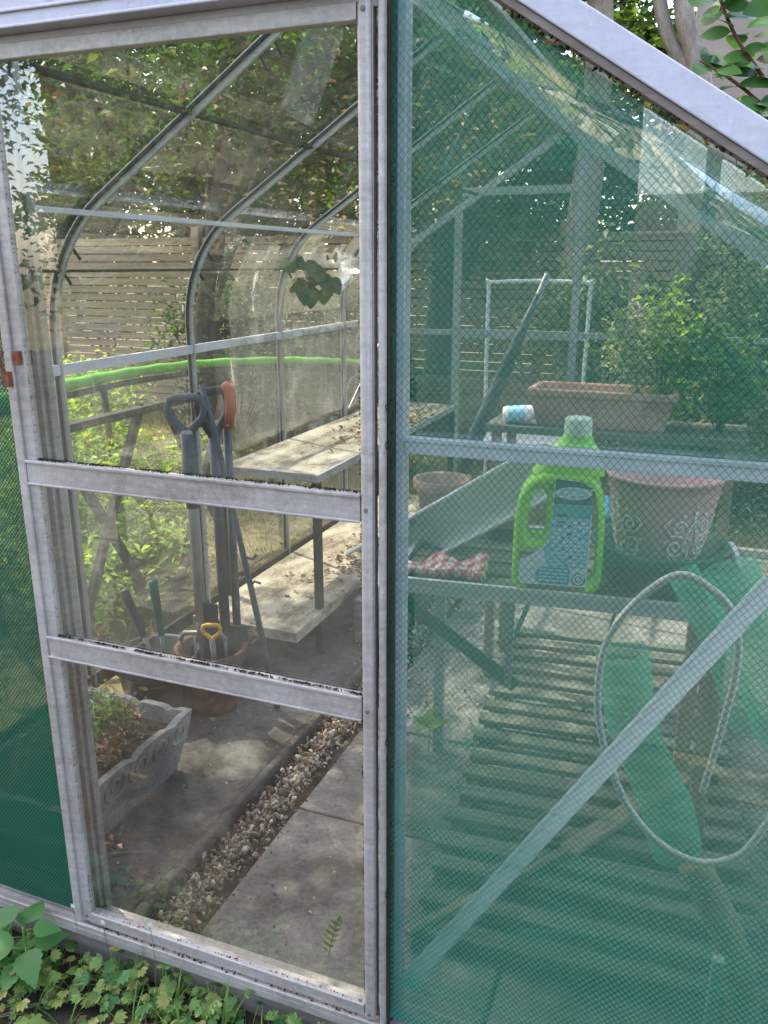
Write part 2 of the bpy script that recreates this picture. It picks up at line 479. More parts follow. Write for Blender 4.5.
M['leaf_nettle'] = mat_leaf('nettle_leaves', [(0.0, (0.055, 0.17, 0.045)), (1.0, (0.11, 0.28, 0.08))], 0.3, 0.5)
M['leaf_weed2'] = mat_leaf('yellowing_weed_leaves', [(0.0, (0.10, 0.16, 0.03)), (0.6, (0.26, 0.33, 0.07)), (0.85, (0.40, 0.36, 0.12)), (1.0, (0.34, 0.20, 0.09))], 0.3, 0.5)
M['leaf_ivy'] = mat_leaf('ivy_leaves', [(0.0, (0.012, 0.035, 0.012)), (1.0, (0.035, 0.085, 0.028))], 0.15, 0.35)
M['grass'] = mat_leaf('grass_blades', [(0.0, (0.06, 0.10, 0.02)), (0.5, (0.20, 0.21, 0.06)), (1.0, (0.42, 0.35, 0.16))], 0.3, 0.6)
M['bark'] = mottled('rough_bark', [(0.3, (0.035, 0.028, 0.022)), (0.7, (0.13, 0.105, 0.08))], 9, 0.9, 0.9, 0.03, stretch=(2, 2, 0.5))
M['bark_pale'] = mottled('pale_bark', [(0.3, (0.15, 0.125, 0.10)), (0.55, (0.34, 0.29, 0.25)), (0.75, (0.52, 0.47, 0.41))], 6, 0.9, 0.8, 0.03, stretch=(2, 2, 0.7))
M['wood_grey'] = mottled('weathered_wood', [(0.3, (0.07, 0.068, 0.056)), (0.55, (0.16, 0.15, 0.125)), (0.75, (0.26, 0.24, 0.20))], 4, 0.85, 0.5, 0.01, stretch=(1.0, 9, 9), fine=30)
M['wood_green'] = mottled('algae_wood', [(0.3, (0.055, 0.06, 0.042)), (0.52, (0.165, 0.165, 0.125)), (0.75, (0.30, 0.29, 0.23))], 4, 0.85, 0.5, 0.01, stretch=(1.0, 9, 9), fine=30)
M['wood_dark'] = mottled('dark_wood', [(0.3, (0.02, 0.017, 0.013)), (0.7, (0.085, 0.07, 0.052))], 6, 0.85, stretch=(3, 3, 3))
M['wood_tan'] = mottled('tan_wood', [(0.3, (0.17, 0.125, 0.085)), (0.7, (0.37, 0.29, 0.20))], 5, 0.8, stretch=(4, 4, 1))
M['shelf'] = mottled('bleached_board', [(0.34, (0.07, 0.058, 0.036)), (0.46, (0.24, 0.205, 0.145)), (0.56, (0.44, 0.395, 0.30)), (0.75, (0.62, 0.58, 0.48))], 5, 0.85, 0.4, 0.006, stretch=(2, 0.8, 2))
M['terracotta'] = mottled('terracotta', [(0.28, (0.17, 0.095, 0.07)), (0.52, (0.33, 0.19, 0.145)), (0.75, (0.50, 0.38, 0.32))], 7, 0.85)
M['terracotta_dark'] = mottled('damp_terracotta', [(0.3, (0.065, 0.030, 0.022)), (0.7, (0.17, 0.085, 0.06))], 7, 0.85)
M['plastic_lime'] = mottled('lime_plastic', [(0.3, (0.24, 0.66, 0.015)), (0.7, (0.30, 0.76, 0.025))], 2, 0.35, 0.02, spec=0.5)
M['plastic_white'] = mottled('white_plastic', [(0.3, (0.60, 0.61, 0.60)), (0.7, (0.74, 0.74, 0.73))], 6, 0.4, 0.05)
M['cap_pale'] = mottled('pale_green_plastic', [(0.3, (0.50, 0.66, 0.50)), (0.7, (0.58, 0.72, 0.58))], 6, 0.4, 0.05)
M['plastic_black'] = mottled('black_plastic', [(0.3, (0.018, 0.02, 0.022)), (0.7, (0.05, 0.053, 0.058))], 10, 0.5, 0.1)
M['handle_grey'] = mottled('slate_grey_plastic', [(0.3, (0.045, 0.055, 0.065)), (0.7, (0.105, 0.12, 0.135))], 10, 0.5, 0.1)
M['steel_grey'] = mottled('grey_steel', [(0.3, (0.13, 0.135, 0.14)), (0.7, (0.30, 0.30, 0.29))], 9, 0.5, 0.1, metal=0.5)
M['shaft'] = mottled('grey_wood_shaft', [(0.3, (0.22, 0.205, 0.185)), (0.7, (0.40, 0.385, 0.35))], 5, 0.7, stretch=(6, 6, 0.6))
M['plastic_red'] = mottled('red_plastic', [(0.3, (0.30, 0.045, 0.022)), (0.7, (0.45, 0.09, 0.04))], 10, 0.5, 0.1)
M['plastic_yellow'] = mottled('yellow_plastic', [(0.3, (0.62, 0.33, 0.015)), (0.7, (0.72, 0.42, 0.03))], 10, 0.45, 0.1)
M['plastic_dkgreen'] = mottled('dark_green_plastic', [(0.3, (0.012, 0.07, 0.045)), (0.7, (0.03, 0.14, 0.095))], 8, 0.45, 0.1)
M['plastic_green'] = mottled('green_plastic', [(0.3, (0.02, 0.24, 0.085)), (0.7, (0.05, 0.36, 0.14))], 6, 0.4, 0.1)
M['pad_green'] = mottled('lime_green_vinyl', [(0.3, (0.11, 0.36, 0.03)), (0.7, (0.20, 0.55, 0.06))], 5, 0.55, 0.2, 0.01)
M['mat_black'] = mottled('black_mesh_mat', [(0.3, (0.02, 0.021, 0.024)), (0.7, (0.055, 0.057, 0.062))], 30, 0.85)
M['gutter'] = mottled('grey_gutter_plastic', [(0.3, (0.52, 0.54, 0.54)), (0.55, (0.68, 0.70, 0.70)), (0.8, (0.76, 0.77, 0.76))], 4, 0.55, 0.1)
M['hose'] = mottled('pale_hose', [(0.3, (0.70, 0.71, 0.68)), (0.7, (0.82, 0.82, 0.80))], 14, 0.5, 0.1)
M['white_metal'] = mottled('white_painted_metal', [(0.3, (0.55, 0.56, 0.55)), (0.7, (0.76, 0.76, 0.74))], 9, 0.5, 0.1)
M['pink_glaze'] = mottled('dusty_pink_ceramic', [(0.25, (0.40, 0.22, 0.225)), (0.5, (0.56, 0.335, 0.34)), (0.75, (0.62, 0.42, 0.41))], 5, 0.45, 0.05)
M['pattern_white'] = mottled('white_glaze', [(0.3, (0.68, 0.66, 0.65)), (0.7, (0.78, 0.76, 0.75))], 9, 0.5, 0.05)
M['label_teal'] = mottled('label_dark_teal', [(0.3, (0.0, 0.10, 0.125)), (0.7, (0.005, 0.13, 0.155))], 5, 0.4, 0.02)
M['label_aqua'] = mottled('label_aqua', [(0.3, (0.05, 0.42, 0.40)), (0.7, (0.09, 0.50, 0.46))], 5, 0.4, 0.02)
M['label_blue'] = mottled('label_blue', [(0.3, (0.26, 0.56, 0.72)), (0.7, (0.34, 0.64, 0.78))], 12, 0.4, 0.02)
M['label_cyan'] = mottled('label_cyan', [(0.3, (0.06, 0.38, 0.55)), (0.7, (0.10, 0.45, 0.60))], 5, 0.4, 0.02)
M['label_white'] = mottled('label_white', [(0.3, (0.80, 0.83, 0.84)), (0.7, (0.86, 0.88, 0.89))], 5, 0.4, 0.02)
M['label_ink'] = mottled('label_ink', [(0.3, (0.03, 0.07, 0.11)), (0.7, (0.05, 0.10, 0.14))], 5, 0.5, 0.02)
M['fence'] = mottled('sunlit_lap_fence', [(0.3, (0.20, 0.14, 0.095)), (0.5, (0.40, 0.29, 0.20)), (0.75, (0.56, 0.44, 0.33))], 2.5, 0.85, 0.4, 0.01, stretch=(0.5, 4, 7), fine=25)  # boards paled to look sunlit, light put into the colour
M['render_wall'] = mottled('pink_grey_render', [(0.3, (0.34, 0.27, 0.245)), (0.7, (0.50, 0.42, 0.385))], 3, 0.9, 0.5, 0.02, fine=80)
M['roof_tile'] = mottled('brown_roof_tiles', [(0.3, (0.10, 0.075, 0.06)), (0.7, (0.22, 0.16, 0.125))], 4, 0.85, 0.5, 0.02, stretch=(1, 1, 8))
M['window_dark'] = mottled('dark_window', [(0.3, (0.02, 0.024, 0.028)), (0.7, (0.035, 0.04, 0.045))], 3, 0.1, 0.0, spec=0.6)

def mat_brick():
    m, nt, _, L = mat_new('house_brick')
    v = coords(nt, 'Object', (1, 1, 1), (R(90), 0, 0))
    b = nt.nodes.new('ShaderNodeTexBrick')
    b.inputs['Scale'].default_value = 4.4
    b.inputs['Color1'].default_value = (0.26, 0.10, 0.065, 1)
    b.inputs['Color2'].default_value = (0.17, 0.07, 0.05, 1)
    b.inputs['Mortar'].default_value = (0.33, 0.30, 0.27, 1)
    b.inputs['Mortar Size'].default_value = 0.014
    L.new(v, b.inputs['Vector'])
    principled(nt, b.outputs['Color'], 0.9, 0, b.outputs['Fac'], 0.3, 0.01, 0.2)
    return m
M['brick'] = mat_brick()
M['dark_wall'] = mottled('dimmed_house_render', [(0.3, (0.035, 0.042, 0.035)), (0.7, (0.085, 0.09, 0.078))], 1.5, 0.95)  # house wall darkened so its reflection in the glass stays dim

def mat_gingham():
    m, nt, _, L = mat_new('red_gingham_cloth')
    v = coords(nt, 'Generated', (6, 4, 1))
    s = nt.nodes.new('ShaderNodeSeparateXYZ'); L.new(v, s.inputs[0])
    a = math_n(nt, 'GREATER_THAN', math_n(nt, 'FRACT', s.outputs[0]), 0.5)
    b = math_n(nt, 'GREATER_THAN', math_n(nt, 'FRACT', s.outputs[1]), 0.5)
    f = math_n(nt, 'MULTIPLY', math_n(nt, 'ADD', a, b), 0.5)
    c = ramp(nt, f, [(0.0, (0.62, 0.58, 0.55)), (0.5, (0.50, 0.27, 0.27)), (1.0, (0.40, 0.10, 0.11))])
    principled(nt, c, 0.9, 0, noise(nt, v, 60, 2), 0.2, 0.002, 0.1)
    return m
M['gingham'] = mat_gingham()

# ------------------------------------------------------------------ ground (setting)
g = MB(); g.box(-120, 120, -120, 120, -0.6, -0.10)
tag(g.build('ground', M['ground']), kind='structure')
g = MB()
NX, NY = 46, 14
vs = []
for j in range(NY + 1):
    for i in range(NX + 1):
        x = -3.0 + 4.2 * i / NX; y = -1.35 + 1.33 * j / NY
        vs.append((x, y, -0.094 + random.uniform(-0.008, 0.014) + 0.03 * max(0, (y + 0.4))))
fs = [(j * (NX + 1) + i, j * (NX + 1) + i + 1, (j + 1) * (NX + 1) + i + 1, (j + 1) * (NX + 1) + i) for j in range(NY) for i in range(NX)]
g.add(vs, fs)
tag(g.build('soil', M['soil'], smooth=True), kind='structure')

g = MB(); g.box(-12, 12, -24, -1.36, -0.3, -0.09)  # unseen dark slab added behind the camera to dim glass reflections
tag(g.build('reflection_slab', M['reflection_slab']), kind='structure')
# greenhouse geometry constants
XC, HALF = -0.80, 0.95
XL, XR = XC - HALF, XC + HALF
ZS, RC, ANG = 1.25, 0.45, R(57)
X1, Z1 = XL + RC * (1 - math.cos(ANG)), ZS + RC * math.sin(ANG)
SL = 0.65
ZRIDGE = Z1 + SL * (XC - X1)
BAY, NB = 0.66, 5
YB = BAY * NB

def prof_left(n=9):
    p = [(XL, 0.03), (XL, 0.6), (XL, ZS)]
    for i in range(1, n + 1):
        a = ANG * i / n
        p.append((XL + RC * (1 - math.cos(a)), ZS + RC * math.sin(a)))
    p.append((XC, ZRIDGE))
    return p
PL = prof_left()
X1R = 0.20
Z1R = ZRIDGE - SL * (X1R - XC)
XR = X1R + RC * (1 - math.cos(ANG))
def prof_right(n=9):
    zb = Z1R - RC * math.sin(ANG)
    p = [(XR, 0.03), (XR, 0.6), (XR, zb)]
    for i in range(1, n + 1):
        a = ANG * i / n
        p.append((XR - RC * (1 - math.cos(a)), zb + RC * math.sin(a)))
    p.append((XC, ZRIDGE))
    return p
PR = prof_right()
def prof_full():
    return PL + PR[::-1][1:]
def z_prof(x):
    for (xa, za), (xb, zb) in zip(PL if x <= XC else PR, (PL if x <= XC else PR)[1:]):
        if min(xa, xb) <= x <= max(xa, xb) and xb != xa:
            return za + (zb - za) * (x - xa) / (xb - xa)
    return 0.03

# floor inside the greenhouse
fl = MB()
fl.box(XL + 0.03, -1.125, 0.03, 1.62, -0.09, 0.012); fl.box(-1.1245, -1.100, 0.03, YB, -0.09, 0.020)
fl.box(XL + 0.03, -1.125, 1.634, YB, -0.09, 0.008)
tag(fl.build('concrete_strip', M['concrete_dark'], bevel=0.008), kind='structure')
fl = MB()
fl.box(-1.105, -0.955, 0.03, YB, -0.09, -0.022)
tag(fl.build('gravel_bed', M['soil']), kind='structure')
fl = MB()
ys = [0.03, 0.545, 1.03, 1.66, 2.3, YB]
for i in range(len(ys) - 1):
    for xa, xb, dz in ((-0.955, -0.30, 0.0), (-0.292, XR - 0.03, -0.004)):
        fl.box(xa, xb, ys[i] + 0.004, ys[i + 1] - 0.004, -0.09, random.uniform(-0.003, 0.003) + dz)
tag(fl.build('paving_slabs', M['concrete'], bevel=0.006), kind='structure')

gv = MB()
for _ in range(6500):
    y = 0.04 + 3.1 * random.random() ** 1.3
    x = random.gauss(-1.032, 0.024)
    if x < -1.095 or x > -0.955: continue
    r = 0.0018 + 0.0068 * random.random() ** 2.0
    gv.ico((x, y, -0.018 + r * 0.5 + random.uniform(0, 0.014)), r, (random.uniform(1, 1.7), 1, random.uniform(.4, .7)), 0.28)
for _ in range(900):
    y = random.uniform(1.0, 3.2); x = random.uniform(-1.3, -0.6)
    gv.ico((x, y, 0.008), random.uniform(0.003, 0.007), (1.2, 1, 0.6), 0.25)
for _ in range(120):
    y = random.uniform(0.05, 2.2); x = random.uniform(-1.32, -0.5)
    gv.ico((x, y, 0.012 if x < -1.1 else 0.004), random.uniform(0.0015, 0.004), (1.2, 1, 0.6), 0.25)
sg = MB()
for _ in range(900):
    y = random.uniform(.04, 2.8); x = random.gauss(-1.03, 0.055)
    sg.ico((x, y, (0.012 if x < -1.125 else 0.02) if x < -1.1 else (-.014 if x < -.955 else .002)), random.uniform(0.001, 0.0032), (1.3, 1, .6), .3)
tag(sg.build('soil_crumbs', M['soil']), 'dark soil crumbs spilling along the gravel channel', 'soil', kind='stuff')
tag(gv.build('gravel', M['gravel']), 'loose tan and grey gravel in the channel between concrete strips', 'gravel', kind='stuff')

# ------------------------------------------------------------------ greenhouse
GH = tag(empty('greenhouse', (XC, 0, 0)), 'old aluminium greenhouse with curved eaves, sliding door and mossy glass', 'greenhouse')
def gh(mb, name, mat, **k):
    o = mb.build(name, mat, **k)
    o.parent = GH
    o.matrix_parent_inverse = Matrix.Translation((-XC, 0, 0))
    return o
def sub(mb, name, mat, parent, **k):
    return mb.build(name, mat, parent, **k)

def sweep_y(mb, pts, y, wy, d, off=0.0):
    """rectangular section swept along an XZ profile; wy along Y, d along the in-plane normal, off outward offset"""
    n = len(pts)
    rings = []
    for i, (x, z) in enumerate(pts):
        a = pts[max(i - 1, 0)]; b = pts[min(i + 1, n - 1)]
        t = Vector((b[0] - a[0], 0, b[1] - a[1])).normalized()
        nn = Vector((-t.z, 0, t.x))
        k = 1.0
        if 0 < i < n - 1:
            t1 = Vector((x - a[0], 0, z - a[1])).normalized()
            k = 1 / max(0.5, t.dot(t1))
        p = Vector((x, y, z)) + nn * off * k
        rings.append([p + nn * (d / 2 * k * s2) + Vector((0, wy / 2 * s1, 0)) for s1, s2 in ((-1, -1), (1, -1), (1, 1), (-1, 1))])
    vs = [q for r in rings for q in r]
    fs = []
    for i in range(n - 1):
        for k in range(4):
            fs.append((i * 4 + k, i * 4 + (k + 1) % 4, i * 4 + 4 + (k + 1) % 4, i * 4 + 4 + k))
    fs += [(3, 2, 1, 0), tuple((n - 1) * 4 + k for k in range(4))]
    mb.add(vs, fs)

FP = prof_full()
# plinth and sill
p = MB()
p.box(XL - 0.03, XR + 0.03, -0.03, 0.028, -0.12, -0.004)
p.box(XL - 0.03, XL + 0.028, 0.03, YB + 0.03, -0.12, -0.004)
p.box(XR - 0.028, XR + 0.03, 0.03, YB + 0.03, -0.12, -0.004)
p.box(XL + 0.03, XR - 0.03, YB - 0.02, YB + 0.03, -0.12, -0.004)
gh(p, 'plinth', M['plinth'], bevel=0.004)
s = MB()
s.box(XL - 0.02, XR + 0.02, -0.045, 0.02, -0.004, 0.014)
s.box(XL - 0.02, XR + 0.02, -0.045, -0.037, 0.014, 0.026)
s.box(XL - 0.02, XR + 0.02, -0.010, 0.02, 0.014, 0.034)
s.box(XL - 0.02, XL + 0.02, 0.021, YB, -0.003, 0.034)
s.box(XR - 0.02, XR + 0.02, 0.021, YB, -0.003, 0.034)
s.box(XL + 0.021, XR - 0.021, YB - 0.02, YB + 0.02, -0.003, 0.034)
gh(s, 'sill', M['alu_door'], bevel=0.0015)

# hoops with black seals
for k in range(1, NB):
    h = MB()
    sweep_y(h, PL, k * BAY, 0.009, 0.026, -0.014)
    sweep_y(h, PL, k * BAY, 0.018, 0.004, -0.002)
    ho = gh(h, 'hoop', M['alu_hoop'], bevel=0.001)
    h = MB()
    sweep_y(h, PR[::-1], k * BAY, 0.011, 0.030, -0.016)
    sweep_y(h, PR[::-1], k * BAY, 0.024, 0.004, -0.002)
    gh(h, 'hoop', M['alu_old'], bevel=0.001)
    q = MB()
    for dy in (-0.011, 0.011):
        sweep_y(q, PL, k * BAY + dy * .62, 0.006, 0.006, -0.0085)
    for (x, z) in ((-1.02, 0), (-1.06, 0), (-1.66, 0), (-1.70, 0)):
        zz = z_prof(x)
        q.bar((x, k * BAY + 0.012, zz - 0.02), (x + 0.012, k * BAY + 0.03, zz - 0.055), 0.006, 0.006)
    sub(q, 'seal', M['seal'], ho)
# rear gable
h = MB()
sweep_y(h, FP, YB, 0.03, 0.035, -0.017)
h.box(-1.37, -1.33, YB - 0.012, YB + 0.012, 0.03, z_prof(-1.35) - 0.02)
h.box(-0.73, -0.69, YB - 0.012, YB + 0.012, 0.03, z_prof(-0.71) - 0.02)
h.box(-1.329, -0.731, YB - 0.012, YB + 0.012, 1.80, 1.84)
h.box(XL + 0.02, -1.371, YB - 0.010, YB + 0.010, 1.08, 1.11)
h.box(-0.689, XR - 0.02, YB - 0.010, YB + 0.010, 1.08, 1.11)
h.box(-1.329, -0.731, YB - 0.010, YB + 0.010, 1.07, 1.115)
gh(h, 'rear_frame', M['alu_old'], bevel=0.001)
# long bars
for nm, x, z, w, d, mt in (('ridge_bar', XC, ZRIDGE - 0.02, 0.04, 0.05, 'alu_old'), ('purlin', X1 - 0.008, Z1 - 0.048, 0.022, 0.014, 'alu'),
                           ('purlin', X1R - 0.012, Z1R - 0.018, 0.026, 0.014, 'alu'),
                           ('glazing_bar', -1.25, z_prof(-1.25) - 0.014, 0.02, 0.012, 'seal'),
                           ('glazing_bar', -0.35, z_prof(-0.35) - 0.014, 0.016, 0.010, 'alu_old'),
                           ('glazing_bar', XL + 0.055, 1.435, 0.008, 0.008, 'wood_dark'),
                           ('eave_bar', XL + 0.018, 1.165, 0.012, 0.030, 'alu'), ('eave_bar', XR - 0.018, 1.06, 0.012, 0.030, 'alu'),
                           ('base_rail', XL + 0.018, 0.185, 0.014, 0.05, 'wood_dark'), ('base_rail', XR - 0.018, 0.185, 0.014, 0.05, 'alu')):
    b = MB()
    b.box(x - w / 2, x + w / 2, 0.028, YB - 0.02, z - d / 2, z + d / 2)
    gh(b, nm, M[mt], bevel=0.001)
# braces inside left wall
b = MB(); b.bar((XL + 0.03, 2.66, 0.75), (XL + 0.03, 3.25, 1.16), 0.010, 0.004, (1, 0, 0))
gh(b, 'wall_brace', M['alu'])
b = MB(); b.bar((XL + 0.035, 3.28, 0.70), (XL + 0.035, 2.70, 1.15), 0.010, 0.004, (1, 0, 0))
gh(b, 'wall_brace', M['alu'])

# panes, bay by bay
def pane_strip(pts, y0, y1, nseg=1, skip=None):
    mb = MB()
    m = len(pts)
    ny = nseg
    vs = []
    for j in range(ny + 1):
        for x, z in pts:
            vs.append((x, y0 + (y1 - y0) * j / ny, z))
    fs = []
    for j in range(ny):
        for i in range(m - 1):
            if skip and skip(j, i): continue
            fs.append((j * m + i, j * m + i + 1, (j + 1) * m + i + 1, (j + 1) * m + i))
    mb.add(vs, fs)
    return mb
def arc_pts(n, side):
    out = []
    for i in range(n + 1):
        a = ANG * i / n
        out.append((XL + RC * (1 - math.cos(a)), ZS + RC * math.sin(a)) if side < 0 else (XR - RC * (1 - math.cos(a)), Z1R - RC * math.sin(ANG) + RC * math.sin(a)))
    return out
for k in range(NB):
    y0, y1 = k * BAY + 0.016, (k + 1) * BAY - 0.016
    for side in (-1, 1):
        mt = 'glass_left' if side < 0 else 'glass_old'
        xs = XL if side < 0 else XR
        xe, ze = (X1, Z1) if side < 0 else (X1R, Z1R)
        gh(pane_strip([(xs, 0.036), (xs, 1.17 if side < 0 else Z1R - RC * math.sin(ANG))], y0, y1), 'wall_pane', M[mt])
        if side < 0 and k == 3:      # broken curved pane with a jagged hole
            nn = 22
            rr = random.Random(3)
            jag = [[rr.uniform(-.5, .5) for _ in range(60)] for _ in range(60)]
            def hole(j, i, jag=jag):
                u, v = j / 30.0, i / nn
                return ((u - .52) / .30) ** 2 + ((v - .55 - 0.25 * (u - .5)) / .33) ** 2 < 0.8 + 0.5 * jag[j // 2][i // 2]
            gh(pane_strip(arc_pts(nn, side), y0, y1, 30, hole), 'curved_pane', M['glass_hazy'], smooth=True)
        else:
            gh(pane_strip(arc_pts(12, side), y0, y1), 'curved_pane', M[mt], smooth=True)
        gh(pane_strip([(xe, ze), (XC, ZRIDGE)], y0, y1), 'roof_pane', M['glass_old'] if side < 0 else M['glass_right'])
rp = MB()
FPi = [(XC + (x - XC) * 0.995, z - 0.006) for x, z in FP]
rp.add([(x, YB - 0.002, z) for x, z in FPi], [tuple(range(len(FPi)))])
gh(rp, 'rear_pane', M['glass_left'])

# front gable frame
f = MB()
sweep_y(f, PR, -0.014, 0.050, 0.038, -0.019)
gh(f, 'verge_bar', M['alu_skylit'], bevel=0.002)
f = MB()
sweep_y(f, PL, -0.014, 0.050, 0.038, 0.019)
gh(f, 'verge_bar', M['alu_skylit'], bevel=0.002)
# dark dirty lip under the right rafter with glazing clips
f = MB()
sweep_y(f, [(x, z) for x, z in PR], -0.0125, 0.044, 0.010, 0.0055)
gh(f, 'verge_lip', M['plinth'], bevel=0.001)
mo = MB()
def moss_line(mb, a, b, n, r0, r1, spread=0.004, clump=True):
    a, b = Vector(a), Vector(b)
    t = 0.0
    for _ in range(n):
        t = random.random()
        if clump and math.sin(t * 37 + a.z * 11) + 0.6 * math.sin(t * 91) < random.uniform(-1.6, 1.2): continue
        p = a.lerp(b, t)
        mb.ico((p.x + random.gauss(0, spread), p.y + random.gauss(0, spread * .6), p.z + random.gauss(0, spread * .5)),
               random.uniform(r0, r1), (1.3, 0.8, 0.8), 0.35)
def zr(x): return z_prof(x)
moss_line(mo, (-0.30, -0.028, zr(-0.30) - 0.014), (0.10, -0.028, zr(0.10) - 0.014), 200, 0.0012, 0.0032, 0.003)

# post between door and right panel
f = MB()
def half_round(mb, x0, x1, y, z0, z1, depth=0.012, n=8):
    c, r = (x0 + x1) / 2, (x1 - x0) / 2
    pts = [(c - r * math.cos(PI * i / n), y - depth * math.sin(PI * i / n)) for i in range(n + 1)]
    vs = [(x, yy, z0) for x, yy in pts] + [(x, yy, z1) for x, yy in pts]
    m = n + 1
    fs = [(i, i + 1, m + i + 1, m + i) for i in range(n)] + [(m - 1, 0, m, 2 * m - 1), tuple(range(m - 1, -1, -1)), tuple(range(m, 2 * m))]
    mb.add(vs, fs)
zt = zr(-0.475)
half_round(f, -0.4815, -0.4695, -0.028, 0.014, zt)
gh(f, 'door_post', M['alu_door'])
f = MB(); f.box(-0.4885, -0.4625, -0.0135, 0.006, 0.0145, zt - 0.03); f.box(-0.4683, -0.4645, -0.0275, -0.0137, 0.0145, zt - 0.03)
gh(f, 'post_channel', M['seal'])
f = MB(); f.box(-0.4622, -0.448, -0.008, 0.018, 0.035, zr(-0.45) - 0.035)
gh(f, 'gable_bar', M['alu'], bevel=0.0015)
f = MB(); f.box(-0.447, XR - 0.03, -0.010, 0.012, 1.163, 1.188); f.box(-0.447, XR - 0.03, -0.0128, -0.0100, 1.183, 1.190)
gh(f, 'cross_bar', M['alu'], bevel=0.001)
f = MB(); f.bar((0.11, 0.004, 1.015), (-0.44, 0.004, 0.095), 0.028, 0.004); f.bar((0.097, 0.0005, 1.026), (-0.453, 0.0005, 0.106), 0.004, 0.004)
gh(f, 'diagonal_brace', M['brace'])
# posts left of the door
f = MB(); f.box(-1.205, -1.182, 0.0, 0.03, 0.035, zr(-1.19) - 0.03); f.box(-1.182, -1.174, 0.012, 0.03, 0.035, zr(-1.178) - 0.03)
gh(f, 'door_post', M['alu_old'], bevel=0.0015)
# gable glass
f = MB()
xs = [-0.436 + (XR - 0.02 + 0.436) * i / 24 for i in range(25)]
f.add([(x, 0.0165, 0.035) for x in xs] + [(x, 0.0165, max(0.1, zr(x) - 0.02)) for x in xs], [(i, i + 1, 26 + i, 25 + i) for i in range(24)])
gh(f, 'gable_pane', M['glass_gable'])
f = MB()
xs = [XL + 0.02 + (-1.19 - XL - 0.02) * i / 24 for i in range(25)]
f.add([(x, 0.0165, 0.035) for x in xs] + [(x, 0.0165, max(0.1, zr(x) - 0.03)) for x in xs], [(i, i + 1, 26 + i, 25 + i) for i in range(24)])
gh(f, 'gable_pane', M['glass_gable'])

# door track / header
f = MB()
f.box(-1.95, -0.478, -0.062, -0.018, 1.812, 1.868)
f.box(-1.95, -0.478, -0.068, -0.062, 1.862, 1.868)
f.box(-1.95, -0.478, -0.067, -0.062, 1.834, 1.839)
f.box(-1.95, -0.478, -0.066, -0.062, 1.812, 1.817)
f.box(-1.95, -0.478, -0.030, -0.018, 1.792, 1.812)
tr_ = gh(f, 'door_track', M['alu_skylit'], bevel=0.0015)
f = MB()
for bx in (-1.02, -0.86, -0.62):
    f = MB(); f.lathe([(0.0, 0.0), (0.008, 0.0), (0.007, 0.004), (0, 0.005)], 12, m=Matrix.Translation((bx, -0.062, 1.852)) @ Matrix.Rotation(R(90), 4, 'X'))
    sub(f, 'bolt', M['steel_grey'], tr_)


# sliding door
d = MB()
Y0, Y1 = -0.040, -0.016
d.box(-1.222, -1.204, Y0, Y1, 0.030, 1.800)
d.box(-1.204, -1.180, Y0 + 0.006, Y1, 0.030, 1.800)
half_round(d, -0.5115, -0.4895, Y0 + 0.008, 0.030, 1.800, 0.010)
d.box(-0.512, -0.489, Y0 + 0.0082, Y1, 0.0305, 1.7995)
for z0, z1 in ((1.048, 1.094), (0.684, 0.730)):
    d.box(-1.2035, -0.5125, Y0 + 0.003, Y1, z0, z1)
    d.box(-1.2035, -0.5125, Y0 - 0.001, Y0 + 0.003, z1 - 0.005, z1 + 0.002)
    d.box(-1.2035, -0.5125, Y0 - 0.001, Y0 + 0.003, z0 - 0.001, z0 + 0.004)
d.box(-1.1795, -0.5125, Y0 + 0.003, Y1, 0.0302, 0.056)
d.box(-1.1795, -0.5125, Y0 + 0.003, Y1, 1.776, 1.7998)
door = gh(d, 'door', M['alu_door'], bevel=0.0018)
door['label'] = 'sliding aluminium door of three glass panes'
for z0, z1 in ((1.0965, 1.7755), (0.7325, 0.6), (0.0565, 0.6835)):
    if z1 < z0: z1 = 1.0475
    q = MB(); q.add([(-1.179, -0.026, z0), (-0.513, -0.026, z0), (-0.513, -0.026, z1), (-1.179, -0.026, z1)], [(0, 1, 2, 3)])
    o = sub(q, 'pane', M['glass_front'], door)
for z in (1.071, 0.707, 0.043, 1.788):
    for x in (-1.192, -0.500):
        q = MB(); q.lathe([(0, 0), (.0042, 0), (.0036, .0016), (0, .002)], 12, m=Matrix.Translation((x, Y0 + (.0058 if x < -1 else -.0022), z)) @ Matrix.Rotation(R(90), 4, 'X'))
        sub(q, 'screw', M['steel_grey'], door)
q = MB()
moss_line(q, (-1.18, -0.030, 1.0975), (-0.515, -0.030, 1.0975), 1500, 0.0006, 0.0019, 0.0014)
moss_line(q, (-1.18, -0.030, 0.7325), (-0.515, -0.030, 0.7325), 1500, 0.0006, 0.0020, 0.0014)
moss_line(q, (-1.18, -0.030, 0.0575), (-0.515, -0.030, 0.0575), 160, 0.0008, 0.002, 0.0015)
moss_line(q, (-1.1785, -0.030, 0.08), (-1.1785, -0.030, 1.76), 420, 0.0005, 0.0012, 0.0006)
moss_line(q, (-0.5145, -0.030, 0.08), (-0.5145, -0.030, 1.76), 400, 0.0008, 0.0016, 0.0006)
o = sub(q, 'moss', M['moss'], door); o['kind'] = 'stuff'
q = MB()
q.box(-1.221, -1.206, Y0 - 0.012, Y0, 1.235, 1.262)
q.tube([(-1.214, Y0 - 0.014, 1.262), (-1.214, Y0 - 0.018, 1.285), (-1.212, Y0 - 0.010, 1.30)], 0.003, 6)
q.box(-1.196, -1.184, Y0 - 0.004, Y0 + 0.006, 1.275, 1.30)
o = sub(q, 'latch', M['rust'], door, bevel=0.001)
